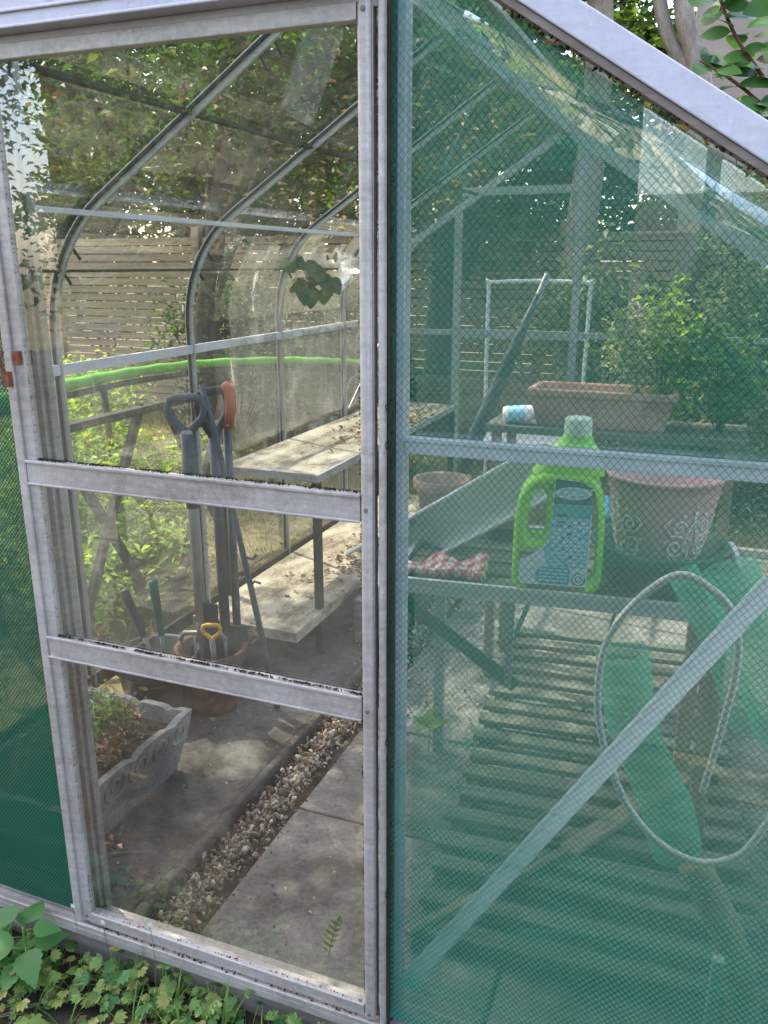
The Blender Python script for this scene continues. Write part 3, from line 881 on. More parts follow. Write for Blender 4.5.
# moss + wire twists on post
moss_line(mo, (-0.487, -0.014, 0.05), (-0.487, -0.014, 1.7), 600, 0.0008, 0.002, 0.0008)
moss_line(mo, (-0.4635, -0.024, 0.05), (-0.4635, -0.024, 1.7), 500, 0.0008, 0.0018, 0.0006)
moss_line(mo, (-1.224, -0.036, 0.05), (-1.224, -0.036, 1.6), 260, 0.0006, 0.0014, 0.0006)
moss_line(mo, (-1.15, -0.038, 0.028), (-0.52, -0.038, 0.028), 140, 0.001, 0.003, 0.003)
o = gh(mo, 'moss', M['moss']); o['kind'] = 'stuff'
for z in (1.25, 1.19, 0.66, 0.34):
    w = MB()
    pts = []
    for i in range(26):
        a = i * 0.55
        pts.append((-0.463 + (0.0045 + 0.002 * math.sin(i * .9)) * math.cos(a * .6), -0.034 + 0.004 * math.sin(a * .6), z - 0.014 + 0.012 * math.sin(i * .31) + random.uniform(-.0006, .0006)))
    w.tube(pts, 0.0007, 5)
    gh(w, 'tie_wire', M['seal'])

# torn polythene sheet hanging behind broken pane
tp = MB()
nx_, nz_ = 10, 12
vs = []
for j in range(nz_ + 1):
    for i in range(nx_ + 1):
        u, v = i / nx_, j / nz_
        y = 2.42 + 0.26 * u + 0.04 * math.sin(v * 5) - 0.08 * v
        x = -1.66 + 0.05 * math.sin(u * 9 + v * 2) + 0.10 * v * v - 0.05 * u
        z = 1.60 - 0.23 * v * (0.7 + 0.3 * math.sin(u * 7)) - 0.14 * u
        vs.append((x, y, z))
tp.add(vs, [(j * (nx_ + 1) + i, j * (nx_ + 1) + i + 1, (j + 1) * (nx_ + 1) + i + 1, (j + 1) * (nx_ + 1) + i) for j in range(nz_) for i in range(nx_) if not (i + j * 0.8 > 13 or i + (nz_ - j) < 3 or (i < 4 and j < 5))])
M['poly'] = mat_glass('cloudy_polythene', 0.4, 0.30, 0.3, (0.55, 0.54, 0.50))
tag(tp.build('plastic_sheet', M['poly'], smooth=True), 'torn cloudy plastic sheet hanging by the broken curved pane', 'plastic sheet')

M['poly_clear'] = mat_glass('clear_hazy_plastic', 0.35, 0.10, 0.22, (0.66, 0.63, 0.56), scale=4.0)
tp = MB(); na, nb = 60, 44
vs = []
rq = random.Random(9)
def prof_x(z):
    a_ = math.asin(max(0, min(0.83, (z - ZS) / RC)))
    return XL + RC * (1 - math.cos(a_))
for j in range(nb + 1):
    for i in range(na + 1):
        u, v = i / na, j / nb
        y = 1.55 + 1.55 * u; z = 0.76 + 0.84 * v
        x = prof_x(z) + 0.030 + .006 * math.sin(u * 43 + 2 * v) + .005 * math.sin(u * 71 - v * 5) + .006 * math.sin(v * 17 + u * 8)
        vs.append((x, y, z))
tp.add(vs, [(j * (na + 1) + i, j * (na + 1) + i + 1, (j + 1) * (na + 1) + i + 1, (j + 1) * (na + 1) + i) for j in range(nb) for i in range(na) if not (j > nb - 3 - 3 * abs(math.sin(i * .4)) or ((i / na - .58) / .10) ** 2 + ((j / nb - .80 - .5 * (i / na - .58)) / .13) ** 2 < .75 + .35 * math.sin(i * 2.1 + j * 1.3))])
tag(tp.build('plastic_sheet', M['poly_clear'], smooth=True), 'hazy clear plastic lining with a torn hole hung along the left wall', 'plastic sheet')
M['poly_thin'] = mat_glass('thin_crinkled_plastic', 1.3, 0.02, 0.14, (0.70, 0.74, 0.72), scale=4.0, streak=False)
tp = MB(); na, nb = 40, 40
vs = []
for j in range(nb + 1):
    for i in range(na + 1):
        u, v = i / na, j / nb
        x = -0.40 + 0.50 * u; y = 0.10 + 0.50 * v
        vs.append((x, y, z_prof(x) - 0.05 + .006 * math.sin(v * 47 + 2.0 * math.sin(u * 5)) + .007 * math.sin(v * 83 + u * 4) + .004 * math.sin(u * 14 + v * 9) - .02 * math.sin(u * PI) * v))
tp.add(vs, [(j * (na + 1) + i, j * (na + 1) + i + 1, (j + 1) * (na + 1) + i + 1, (j + 1) * (na + 1) + i) for j in range(nb) for i in range(na)])
tag(tp.build('plastic_sheet', M['poly_thin'], smooth=True), 'thin creased plastic lining under the right roof slope behind the netting', 'plastic sheet')
iv = tag(empty('ivy_sprig', (-1.64, 2.10, 1.40)), 'dark green leafy sprig poking through the broken curved pane', 'ivy')
q = MB(); ql = MB()
for k in range(20):
    a_ = k * 2.4; e_ = Vector((.035 * math.cos(a_), .01 + .008 * k * (1 if k % 2 else -1), .055 * math.sin(a_) + .01))
    q.tube([(0, 0, -.04), e_ * .5, e_], .0018, 5)
    big_leaf(ql, e_, (math.cos(a_) * .5, math.sin(k * 1.7) * .8, -.5 + .5 * math.sin(a_)), .085, .07, (.7, -.8, .3), .2, 8, 0, .1, 1.5)
q.tube([(0, 0, -.04), (-.10, .02, .02), (-.16, .05, -.10)], .003, 6)
q.build('stem', M['wood_dark'], iv); ql.build('leaves', M['leaf_ivy'], iv, smooth=True)
# ------------------------------------------------------------------ shade netting
def net_panel(name, xa, xb, y, top, mat, label, bot=0.03, n=40, rows=30, sag=0.004, seed=1):
    rr = random.Random(seed)
    mb = MB()
    vs = []
    for j in range(rows + 1):
        for i in range(n + 1):
            x = xa + (xb - xa) * i / n
            zt_ = top(x)
            z = bot + (zt_ - bot) * j / rows
            vs.append((x, y - abs(sag * (0.6 + math.sin(x * 9 + z * 4) * 0.5 + 0.5 * math.sin(z * 7 - x * 5))), z))
    mb.add(vs, [(j * (n + 1) + i, j * (n + 1) + i + 1, (j + 1) * (n + 1) + i + 1, (j + 1) * (n + 1) + i) for j in range(rows) for i in range(n)])
    o = mb.build(name, mat, smooth=True)
    return tag(o, label, 'netting')
net_panel('shade_netting', -0.4655, XR - 0.004, -0.0165, lambda x: zr(x) - 0.02, M['net'], 'blue-green mesh netting stretched over the large right gable panel')
net_panel('shade_netting', XL + 0.004, -1.2245, -0.012, lambda x: zr(x) - 0.045, M['net_dark'], 'dark green netting on the narrow panel left of the door', seed=4)

# loose netting bundled on the right, inside
def net_fold(pts, width, name, label, depth=0.05, waves=2.5):
    mb = MB()
    m, n = 24, 18
    P = [Vector(p) for p in pts]
    vs = []
    for j in range(m + 1):
        t = j / m * (len(P) - 1)
        k = min(int(t), len(P) - 2)
        c = P[k].lerp(P[k + 1], t - k)
        dd = (P[k + 1] - P[k]).normalized()
        sx = dd.cross(Vector((0, 1, 0))).normalized()
        for i in range(n + 1):
            u = i / n - 0.5
            vs.append(c + sx * (u * width) + Vector((0, depth * math.sin(u * waves * 2 * PI + j * 0.12), 0)))
    mb.add(vs, [(j * (n + 1) + i, j * (n + 1) + i + 1, (j + 1) * (n + 1) + i + 1, (j + 1) * (n + 1) + i) for j in range(m) for i in range(n)])
    return tag(mb.build(name, M['net_loose'], smooth=True), label, 'netting', 'folds of loose netting')
M['roll'] = mat_net('rolled_green_netting', 0.007, ((0.0, 0.40), (1.0, 0.40)), (0.20, 0.66, 0.48), 0.85, 0.65, 0.08, 0.15)
def net_roll(pts, rad, label, seed):
    r_ = random.Random(seed)
    P = [Vector(p) for p in pts]
    out = []
    for i in range(len(P) - 1):
        for k in range(14): out.append(P[i].lerp(P[i + 1], k / 14))
    out.append(P[-1])
    mb = MB(); mb.tube(out, [rad * (1 + .05 * math.sin(i * .21 + seed)) for i in range(len(out))], 26, cap=False)
    tag(mb.build('netting_roll', M['roll'], smooth=True), label, 'netting roll', 'rolls of green netting')
net_roll([(-0.115, 0.36, 0.71), (-0.085, 0.35, 0.56), (0.0, 0.33, 0.40), (.03, .32, .30)], .050, 'thick roll of bright green netting standing inside the hose loop', 1)
net_roll([(-0.02, 0.46, 0.86), (0.06, 0.44, 0.72), (0.135, 0.42, 0.56)], .030, 'thin roll of green netting behind the upper diagonal brace', 2)
net_roll([(0.06, 0.40, 0.90), (0.15, 0.38, 0.72), (0.20, 0.37, 0.58)], .055, 'roll of green netting at the right edge above the hose', 3)

# ------------------------------------------------------------------ left side contents
# two tier staging
st = tag(empty('plant_staging', (-1.50, 2.2, 0)), 'two tier aluminium staging with bleached boards along the left wall', 'staging')
def par(o, root):
    o.parent = root
    o.matrix_parent_inverse = Matrix.Translation(root.location).inverted() if root.rotation_euler.z == 0 else (Matrix.Translation(root.location) @ Matrix.Rotation(root.rotation_euler.z, 4, 'Z')).inverted()
    return o
q = MB(); q.box(-1.70, -1.29, 1.40, 3.12, 0.711, 0.725); par(q.build('shelf', M['shelf'], bevel=0.003), st)
q = MB(); q.box(-1.70, -1.29, 1.19, 3.12, 0.175, 0.2); par(q.build('shelf', M['shelf'], bevel=0.003), st)
q = MB(); q.box(-1.29, -1.278, 1.38, 3.14, 0.702, 0.731); q.box(-1.71, -1.29, 1.385, 1.398, 0.702, 0.731); par(q.build('shelf_edge', M['alu_old'], bevel=0.001), st)
q = MB(); q.box(-1.29, -1.278, 1.18, 3.14, 0.166, 0.204); q.box(-1.71, -1.29, 1.178, 1.189, 0.166, 0.204); par(q.build('shelf_edge', M['shelf'], bevel=0.001), st)
for x in (-1.305, -1.69):
    for y in (1.42, 3.10):
        q = MB(); q.box(x - 0.014, x + 0.014, y - 0.012, y + 0.012, 0.0125, 0.704); par(q.build('leg', M['seal'], bevel=0.001), st)
# leaf litter on the shelves
def litter(n, x0, x1, y0, y1, z, name, label, mat='dry_leaf', L0=0.012, L1=0.035, seed=1, gauss=None, zf=None):
    g = np.random.default_rng(seed)
    C = np.stack([g.uniform(x0, x1, n), g.uniform(y0, y1, n), np.full(n, z) + g.uniform(0.002, 0.012, n)], 1)
    if gauss is not None:
        C[:, 0] = np.clip(g.normal(gauss[0], gauss[2], n), x0, x1); C[:, 1] = np.clip(g.normal(gauss[1], gauss[3], n), y0, y1)
    if zf: C[:, 2] += np.array([zf(a) for a in C[:, 0]])
    V, F = leaf_arrays(C, g.uniform(L0, L1, n), 0.5, 1.6, 0.2, seed)
    return tag(np_mesh(name, V, F, M[mat]), label, 'leaf litter', kind='stuff')
litter(480, -1.69, -1.29, 1.7, 3.1, 0.724, 'leaf_litter', 'brown fallen leaves scattered on the upper staging shelf', seed=2, gauss=(-1.40, 2.5, .10, .26), L0=.008)
litter(480, -1.69, -1.29, 1.45, 3.1, 0.199, 'leaf_litter', 'russet fallen leaves on the lower staging shelf', seed=3, gauss=(-1.38, 2.15, .08, .26), L0=.008, L1=.04)
litter(260, XL + .05, -1.1, 0.15, 1.8, 0.012, 'leaf_litter', 'small brown leaf scraps on the left concrete strip', seed=5, L0=0.006, L1=0.018)
litter(320, -1.10, -0.95, 0.08, 2.6, -0.008, 'leaf_litter', 'dry leaf scraps lying on the gravel channel', seed=6, L0=0.006, L1=0.022)
litter(110, -0.95, -0.5, 0.05, 2.5, 0.001, 'leaf_litter', 'few dry leaf scraps on the paving slabs', seed=8, L0=0.005, L1=0.016)
# leaves lying on the roof glass
litter(520, X1 - 0.05, -0.85, 0.05, 3.2, 0.004, 'roof_leaves', 'fallen leaves and debris lying on the left roof glass', seed=9, L0=0.014, L1=0.045, zf=zr)
litter(260, -0.75, -0.02, 0.05, 3.2, 0.004, 'roof_leaves', 'fallen leaves and debris lying on the right roof glass', seed=10, L0=0.014, L1=0.045, zf=zr)

# concrete block
q = MB()
q.box(-1.22, -1.06, 1.55, 1.75, 0.013, 0.20)
tag(q.build('concrete_block', M['concrete'], bevel=0.006), 'grey concrete block standing beside the staging near the pipe end', 'block')

# cast stone trough planter
tr = tag(empty('trough_planter', (-1.50, 0.325, 0.013)), 'grey cast stone trough planter with scroll relief and wilted plants', 'planter')
q = MB()
zt0 = 0.235
def tro(u, v, top):
    w = 0.125 + (0.055 if top else 0.0); l = 0.225 + (0.028 if top else 0.0)
    return (u * w, v * l)
NS = 28
outer_b, outer_t, inner_t = [], [], []
def rect_loop(w, l, z, n=NS, wav=0.0):
    out = []
    for s_ in range(4):
        for i in range(n):
            t = -1 + 2 * i / n
            x, y = ((t, -1), (1, t), (-t, 1), (-1, -t))[s_]
            zz = z + wav * (abs(math.sin(t * PI * 1.5)) * 0.9 - 0.35 + 0.25 * math.cos(t * PI * 3))
            out.append((x * w, y * l, zz))
    return out
loops = [rect_loop(0.135, 0.235, 0.0), rect_loop(0.138, 0.24, 0.02), rect_loop(0.162, 0.25, 0.10), rect_loop(0.166, 0.253, 0.105), rect_loop(0.185, 0.262, 0.188, wav=0.034), rect_loop(0.165, 0.242, 0.188, wav=0.034), rect_loop(0.145, 0.225, 0.13)]
vs = [p for lp in loops for p in lp]
mm = NS * 4
fs = []
for a in range(len(loops) - 1):
    for k in range(mm):
        fs.append((a * mm + k, a * mm + (k + 1) % mm, (a + 1) * mm + (k + 1) % mm, (a + 1) * mm + k))
q.add(vs, fs)
q.build('body', M['trough'], tr)
q = MB()
q.add(rect_loop(0.15, 0.23, 0.152), [tuple(range(mm))])
for _ in range(160):
    q.ico((random.uniform(-.14, .14), random.uniform(-.22, .22), 0.152), random.uniform(0.006, 0.02), (1, 1, .6), 0.3)
q.build('soil', M['soil'], tr)
def spiral(cx, cz, r0, turns, sgn, ph=0.0, n=34):
    out = []
    for i in range(n):
        t = i / (n - 1)
        a = ph + sgn * t * turns * 2 * PI
        r = r0 * (1 - 0.85 * t)
        out.append((cx + r * math.cos(a), cz + r * math.sin(a)))
    return out
q = MB()
def face_x(z): return 0.1655 + (z - 0.105) / 0.08 * 0.019
for cy, cz, r, t_, s_, ph in ((-0.185, 0.150, 0.042, 1.6, 1, 2.5), (-0.085, 0.152, 0.044, 1.7, -1, 0.5), (0.02, 0.150, 0.044, 1.6, 1, 2.5), (0.115, 0.152, 0.042, 1.7, -1, .5), (0.20, 0.15, 0.038, 1.6, 1, 2.5)):
    pts = spiral(cy, cz, r, t_, s_, ph)
    q.tube([(face_x(z) + 0.001, y, z) for y, z in pts], [0.0052 - 0.0025 * i / len(pts) for i in range(len(pts))], 6)
q.tube([(face_x(0.112), -0.25, 0.112), (face_x(0.112), 0.25, 0.112)], 0.004, 6)
q.build('relief', M['trough'], tr, smooth=True)
# wilted plants in the trough, as parts of one dry plant
wp = tag(empty('wilted_plant', (-1.49, 0.36, 0.175)), 'wilted brown and green bedding plant in the stone trough', 'plant')
q = MB()
for k in range(60):
    a = random.uniform(0, 2 * PI); l = random.uniform(0.05, 0.16)
    b0 = Vector((random.uniform(-.11, .11), random.uniform(-.2, .16), -0.01))
    q.tube([b0, b0 + Vector((math.cos(a) * l * .4, math.sin(a) * l * .4, l * .7)), b0 + Vector((math.cos(a) * l * 1.1, math.sin(a) * l * 1.1, l * random.uniform(.1, .7)))], 0.0013, 4)
q.build('stem', M['wood_dark'], wp)['kind'] = 'stuff'
C = cluster_points(blob_centres(40, (0, -0.03, 0.05), (.13, .22, .06), 5), [0.045] * 40, 30, 6)
C[:, 0] = np.clip(C[:, 0], -.2, .15)
V, F = leaf_arrays(C, rng.uniform(.010, .028, len(C)), .55, .5, .2, 3); np_mesh('dead_leaves', V, F, M['dry_leaf'], wp)['kind'] = 'stuff'
C = cluster_points(blob_centres(20, (-0.02, 0.0, 0.09), (.12, .20, .05), 15), [0.04] * 20, 34, 16)
V, F = leaf_arrays(C, rng.uniform(.010, .024, len(C)), .6, .5, .2, 13); np_mesh('green_leaves', V, F, M['leaf_weed'], wp)['kind'] = 'stuff'
q = MB()
q.lathe([(0.0, 0.0), (0.06, 0.0), (0.075, 0.006), (0.082, 0.045), (0.086, 0.048), (0.086, 0.052), (0.079, 0.05), (0.07, 0.01), (0.0, 0.006)], 30)
o = q.build('saucer', M['plastic_green'], smooth=True)
o.location = (-1.52, 0.37, 0.20); o.rotation_euler = (R(28), R(-30), 0)
tag(o, 'green plastic saucer tipped up in the stone trough', 'saucer')

# pot holding tools
def pot_profile(r, h, lip=0.012, t=0.010):
    return [(0.0, 0.0), (r * 0.68, 0.0), (r * 0.72, 0.01), (r * 0.93, h * 0.80), (r, h * 0.80), (r + lip * .4, h * 0.82), (r + lip * .5, h), (r - t * .3, h), (r - t, h * 0.98), (r * .7, h * .4), (0.0, h * .4)]
q = MB(); q.lathe(pot_profile(0.115, 0.22), 36)
o = q.build('plant_pot', M['terracotta_dark'], smooth=True, loc=(-1.47, 0.93, 0.013), bevel=0)
tag(o, 'dark terracotta pot holding garden tools behind the stone trough', 'pot')
q = MB(); q.lathe(pot_profile(0.14, 0.20), 36)
o = q.build('plant_pot', M['plastic_black'], smooth=True, loc=(-1.64, 0.86, 0.013))
tag(o, 'black plastic pot beside the terracotta tool pot', 'pot')

# D handle fork
def d_handle(mb, c, up, side, w=0.10, h=0.12, r=0.013):
    c, up, side = Vector(c), Vector(up).normalized(), Vector(side).normalized()
    nn = up.cross(side)
    pts = []
    for u, v in ((0, -.02), (-.10, .12), (-.42, .45), (-.5, .72), (-.42, .95), (-.25, 1.0), (.25, 1.0), (.42, .95), (.5, .72), (.42, .45), (.10, .12), (0, -.02)):
        pts.append(c + side * (u * w) + up * (v * h))
    mb.tube(pts, [r * 1.1, r, r * .85, r * .8, r * .9, r * 1.0, r * 1.0, r * .9, r * .8, r * .85, r, r * 1.1], 10)
CAMR = Vector((0.93, 0.36, 0)).normalized()
fk = tag(empty('garden_fork', (-1.50, 0.93, 0.16)), 'garden fork with slate grey D handle and pale shaft standing in the pot', 'fork')
fkx = Vector((-0.006, 0.0, 1)).normalized()
q = MB(); q.tube([Vector((0, 0, 0.16)), fkx * 0.50, fkx * 0.80], [0.019, 0.019, 0.021], 12); q.build('shaft', M['shaft'], fk, smooth=True)
q = MB(); q.tube([fkx * 0.55, fkx * 0.66, fkx * .79], [0.021, 0.025, 0.023], 12); d_handle(q, fkx * 0.785, fkx, CAMR, 0.115, 0.115, 0.014); q.build('handle', M['handle_grey'], fk, smooth=True)
q = MB(); q.tube([Vector((0, 0, 0.18)), Vector((0, 0, 0.10))], 0.018, 10); q.tube([CAMR * -0.075 + Vector((0, 0, 0.09)), CAMR * -0.06 + Vector((0, 0, 0.115)), Vector((0, 0, 0.115)), CAMR * 0.06 + Vector((0, 0, 0.115)), CAMR * 0.075 + Vector((0, 0, .09))], 0.009, 8)
for u in (-.075, -.025, .025, .075): q.tube([CAMR * u + Vector((0, 0, 0.1)), CAMR * u * 1.05 + Vector((0, 0, -0.08))], [0.006, 0.003], 6)
q.build('tines', M['steel_grey'], fk, smooth=True)
# second tool : spade with red handle turned edge-on
sp = tag(empty('garden_spade', (-1.455, 1.0, 0.16)), 'dark spade with black and red D handle next to the grey fork', 'spade')
spx = Vector((-0.02, 0.03, 1)).normalized()
q = MB(); q.tube([Vector((0, 0, 0.1)), spx * 0.55, spx * 0.80], [0.018, 0.017, 0.020], 12); q.build('shaft', M['handle_grey'], sp, smooth=True)
sd = Vector((0.45, 0.85, 0.0)).normalized()
q = MB(); d_handle(q, spx * 0.76, spx, sd, 0.11, 0.15, 0.014); q.build('handle', M['plastic_black'], sp, smooth=True)
q = MB(); 
q.tube([spx * .79 + Vector((.045, .015, 0)), spx * .85 + Vector((.055, .02, 0)), spx * .91 + Vector((.055, .02, 0)), spx * .935 + Vector((.04, .01, 0))], [0.012, 0.019, 0.019, 0.012], 10); q.build('grip', M['plastic_red'], sp, smooth=True)
q = MB(); 
q.box(-.075, .075, -.004, .004, -.14, .12, Matrix.Rotation(R(22), 4, 'Z')); q.build('blade', M['handle_grey'], sp, bevel=0.002)
# shovel shaft with yellow D handle trowel
ys_ = tag(empty('hand_spade', (-1.40, 0.90, 0.20)), 'small grey spade with bright yellow D handle in front of fork', 'spade')
q = MB(); d_handle(q, Vector((-0.03, -.02, .085)), Vector((0, 0, 1)), CAMR, 0.06, 0.05, 0.0075); q.build('handle', M['plastic_yellow'], ys_, smooth=True)
q = MB(); q.tube([Vector((-.03, -.02, .09)), Vector((-.03, -.01, -.05))], 0.009, 10); q.build('shaft', M['steel_grey'], ys_, smooth=True)
q = MB(); q.box(-.085, -.03, 0.02, .028, -.07, .19); q.build('blade', M['plastic_black'], ys_, bevel=0.003)
# slender black rod leaning
q = MB(); q.tube([(-1.255, 0.98, 0.02), (-1.33, 0.97, 0.45), (-1.425, 0.96, 0.95), (-1.465, 0.96, 1.10)], [0.011, 0.010, 0.009, 0.009], 8)
q.tube([(-1.33, .97, .45), (-1.315, .97, .47), (-1.29, .965, .468)], 0.004, 6); q.tube([(-1.345, .97, .55), (-1.32, .97, .545), (-1.30, .965, .565)], 0.004, 6)
tag(q.build('stake', M['handle_grey'], smooth=True), 'thin black stake with snapped twigs leaning right of the tools', 'stake')
# hoe
hs = tag(empty('long_hoe', (-1.42, 1.02, 0.02)), 'long dark hoe shaft standing between spade and staging', 'hoe')
q = MB(); q.tube([(0, 0, 0.04), (-.02, .03, .5), (-.03, .05, .93)], 0.014, 10); q.build('shaft', M['handle_grey'], hs, smooth=True)
q = MB(); q.box(-.06, .06, -.004, .004, 0.0, .05); q.build('blade', M['steel_grey'], hs, bevel=.002)
# loppers
lp = tag(empty('loppers', (-1.62, 0.86, 0.16)), 'long handled loppers with two dark green grips behind the planter', 'loppers')
for x0, x1, z1 in ((-0.02, -0.13, 0.26), (0.02, -0.01, 0.31)):
    q = MB(); q.tube([(x0, 0, 0.0), ((x0 + x1) / 2, 0, z1 * .5)], 0.008, 8); q.build('arm', M['steel_grey'], lp, smooth=True)
    q = MB(); a = Vector(((x0 * .62 + x1 * .38), 0, z1 * .38)); b_ = Vector((x1, 0, z1)); 
    q.tube([a, a.lerp(b_, .2), a.lerp(b_, .75), b_.lerp(a, .03), b_], [0.010, 0.013, 0.015, 0.016, 0.009], 10); q.build('grip', M['plastic_dkgreen'] if x1 > -0.1 else M['plastic_black'], lp, smooth=True)
q = MB(); q.box(-.03, .03, -.006, .006, -.10, .02); q.build('blade', M['steel_grey'], lp, bevel=.003)

# ------------------------------------------------------------------ right side contents
RZ = R(6.0)
db = tag(empty('duckboard', (-0.55, 0.85, 0.0), R(5.0)), 'weathered slatted wooden duckboard lying on the paving', 'duckboard')
for k in range(17):
    y = -0.66 + k * 0.102
    yy = y + random.uniform(-.009, .009); q = MB(); q.box(-0.01 + random.uniform(-.014, .014), 0.74, yy, yy + random.uniform(.046, .058), 0.028, 0.048)
    o = q.build('slat', M['wood_green'], db, bevel=0.004); o.rotation_euler = (0, random.uniform(-.008, .008), random.uniform(-.014, .014))
for x in (0.0, 0.34, 0.66):
    q = MB(); q.box(x, x + 0.04, -0.68, 1.05, 0.006, 0.0275); q.build('bearer', M['wood_dark'], db, bevel=0.003)

bn = tag(empty('work_bench', (-0.66, 0.505, -0.020), RZ), 'aluminium staging bench with slatted green top on the right', 'bench')
q = MB(); q.box(0.0, 0.80, 0.0, 0.012, 0.725, 0.762); q.box(0.0, 0.80, -0.004, 0.0, 0.752, 0.764); q.box(0.0, .80, .48, .492, .725, .762); q.box(-0.012, 0.0, 0.0, .492, .725, .762); q.box(.80, .812, 0, .492, .725, .762)
q.build('frame', M['alu'], bn, bevel=0.0012)
for k in range(5):
    q = MB(); y = 0.018 + k * 0.094; q.box(0.002, 0.798, y, y + 0.078, 0.735, 0.750); q.build('slat', M['wood_green'], bn, bevel=0.003)
q = MB(); q.bar((0.015, 0.02, 0.700), (0.30, 0.02, 0.505), 0.032, 0.010); q.build('brace', M['plastic_dkgreen'], bn, bevel=0.002)
q = MB(); q.box(0.270, 0.288, 0.014, 0.026, 0.50, 0.724); q.build('strut', M['alu_old'], bn, bevel=0.001)
q = MB(); q.bar((0.33, 0.20, 0.724), (0.255, 0.20, 0.50), 0.012, 0.010); q.build('strut', M['alu_old'], bn, bevel=0.001)
q = MB(); q.box(0.715, 0.755, 0.02, 0.06, 0.0, 0.734); q.build('leg', M['wood_tan'], bn, bevel=0.002)
q = MB(); q.box(0.715, 0.755, 0.43, 0.47, 0.0, 0.734); q.build('leg', M['wood_tan'], bn, bevel=0.002)
q = MB(); q.box(0.01, 0.04, 0.45, 0.475, 0.006, 0.734); q.build('leg', M['alu_old'], bn, bevel=0.002)
def on_bench(x, y):   # bench local -> world
    c, s_ = math.cos(RZ), math.sin(RZ)
    return (-0.66 + x * c - y * s_, 0.505 + x * s_ + y * c)

# bottle
def curve_mesh(name, splines, extrude, bevel, mat, parent=None, res=3, cyc=True):
    cu = bpy.data.curves.new(name + '_outline', 'CURVE'); cu.dimensions = '2D'; cu.fill_mode = 'BOTH'
    cu.extrude = extrude; cu.bevel_depth = bevel; cu.bevel_resolution = res
    for pts in splines:
        s_ = cu.splines.new('POLY'); s_.points.add(len(pts) - 1)
        for p_, (x, y) in zip(s_.points, pts): p_.co = (x, y, 0, 1)
        s_.use_cyclic_u = True
    tmp = bpy.data.objects.new(name + '_tmp', cu); col.objects.link(tmp)
    dg = bpy.context.evaluated_depsgraph_get(); dg.update()
    me = bpy.data.meshes.new_from_object(tmp.evaluated_get(dg))
    bpy.data.objects.remove(tmp); bpy.data.curves.remove(cu)
    me.name = name
    me.materials.clear(); me.materials.append(mat)
    o = bpy.data.objects.new(name, me); col.objects.link(o)
    if parent: o.parent = parent
    return o
def rounded(pts, r, n=6):
    out = []
    m = len(pts)
    for i in range(m):
        p0, p1, p2 = Vector(pts[i - 1]), Vector(pts[i]), Vector(pts[(i + 1) % m])
        rr = r[i] if hasattr(r, '__len__') else r
        a = (p0 - p1); b = (p2 - p1)
        rr = min(rr, a.length * .49, b.length * .49)
        pa, pb = p1 + a.normalized() * rr, p1 + b.normalized() * rr
        for k in range(n + 1):
            t = k / n
            out.append(tuple((1 - t) ** 2 * pa + 2 * t * (1 - t) * p1 + t * t * pb))
    return out
bx, by = on_bench(0.375, 0.055)
BT = tag(empty('detergent_bottle', (bx, by, 0.730), R(9)), 'lime green bottle with side handle and blue label on the bench', 'bottle')
BT.scale = (1.05, 1.05, 1.05)
outl = rounded([(-.095, 0), (.090, 0), (.095, .05), (.092, .215), (.074, .272), (-.050, .272), (-.084, .240), (-.094, .18), (-.094, .06)], [.028, .028, .03, .06, .05, .05, .06, .06, .03])
hole = rounded([(-.064, .120), (-.034, .118), (-.026, .16), (-.027, .215), (-.042, .244), (-.060, .224), (-.069, .17)], .016)
def grow(pts, c, d):
    out_ = []
    for x, y in pts:
        v_ = Vector((x - c[0], y - c[1]))
        out_.append((x + d * max(-1, min(1, v_.x / .02)), y + d * max(-1, min(1, v_.y / .02))))
    return out_
outl = grow(outl, (0, .136), -0.013); hole = grow(hole, (-.047, .18), 0.0125)
o = curve_mesh('body', [outl, hole], 0.030, 0.014, M['plastic_lime'], BT, 4)
o.rotation_euler = (R(90), 0, 0)
q = MB()
vs = []
secs = [(.076, .042, .268, .012), (.070, .041, .292, .016), (.054, .036, .318, .022), (.036, .030, .336, .026), (.028, .026, .352, .027)]
n_ = 28
for a, b_, z, cx in secs:
    for k in range(n_):
        t = 2 * PI * k / n_; vs.append((cx + a * math.copysign(abs(math.cos(t)) ** .8, math.cos(t)), b_ * math.copysign(abs(math.sin(t)) ** .8, math.sin(t)), z - 0.004))
q.add(vs, [(i * n_ + k, i * n_ + (k + 1) % n_, (i + 1) * n_ + (k + 1) % n_, (i + 1) * n_ + k) for i in range(len(secs) - 1) for k in range(n_)])
q.build('shoulder', M['plastic_lime'], BT, smooth=True)
q = MB(); q.lathe([(0, .0), (.028, .0), (.029, .004), (.028, .034), (.025, .038), (0, .038)], 28, (.027, 0, .345)); q.build('cap', M['cap_pale'], BT, smooth=False)
yl = -0.0449
def flat_part(name, pts, mat, y, parent=None):
    mb = MB(); mb.add([(x, y, z) for x, z in pts], [tuple(range(len(pts)))])
    return mb.build(name, M[mat], parent or BT)
lab = rounded([(-.080, .024), (.064, .024), (.066, .19), (.058, .256), (-.012, .262), (-.016, .19), (-.020, .118), (-.058, .088), (-.080, .078)], [.012, .012, .03, .05, .008, .03, .03, .03, .012])
LB = flat_part('label', lab, 'label_white', yl)
flat_part('label_panel', rounded([(-.020, .066), (.0615, .066), (.064, .176), (-.0155, .176), (-.018, .125), (-.030, .104)], [.004, .004, .004, .004, .01, .006]), 'label_blue', yl - .0008, LB)
flat_part('label_panel', rounded([(-.046, .028), (.028, .028), (.028, .0655), (-.042, .0655)], [.02, .004, .004, .02]), 'label_cyan', yl - .0008, LB)
flat_part('label_panel', rounded([(-.0148, .1765), (.0642, .1765), (.0645, .206), (-.0140, .206)], .002), 'label_aqua', yl - .0008, LB)
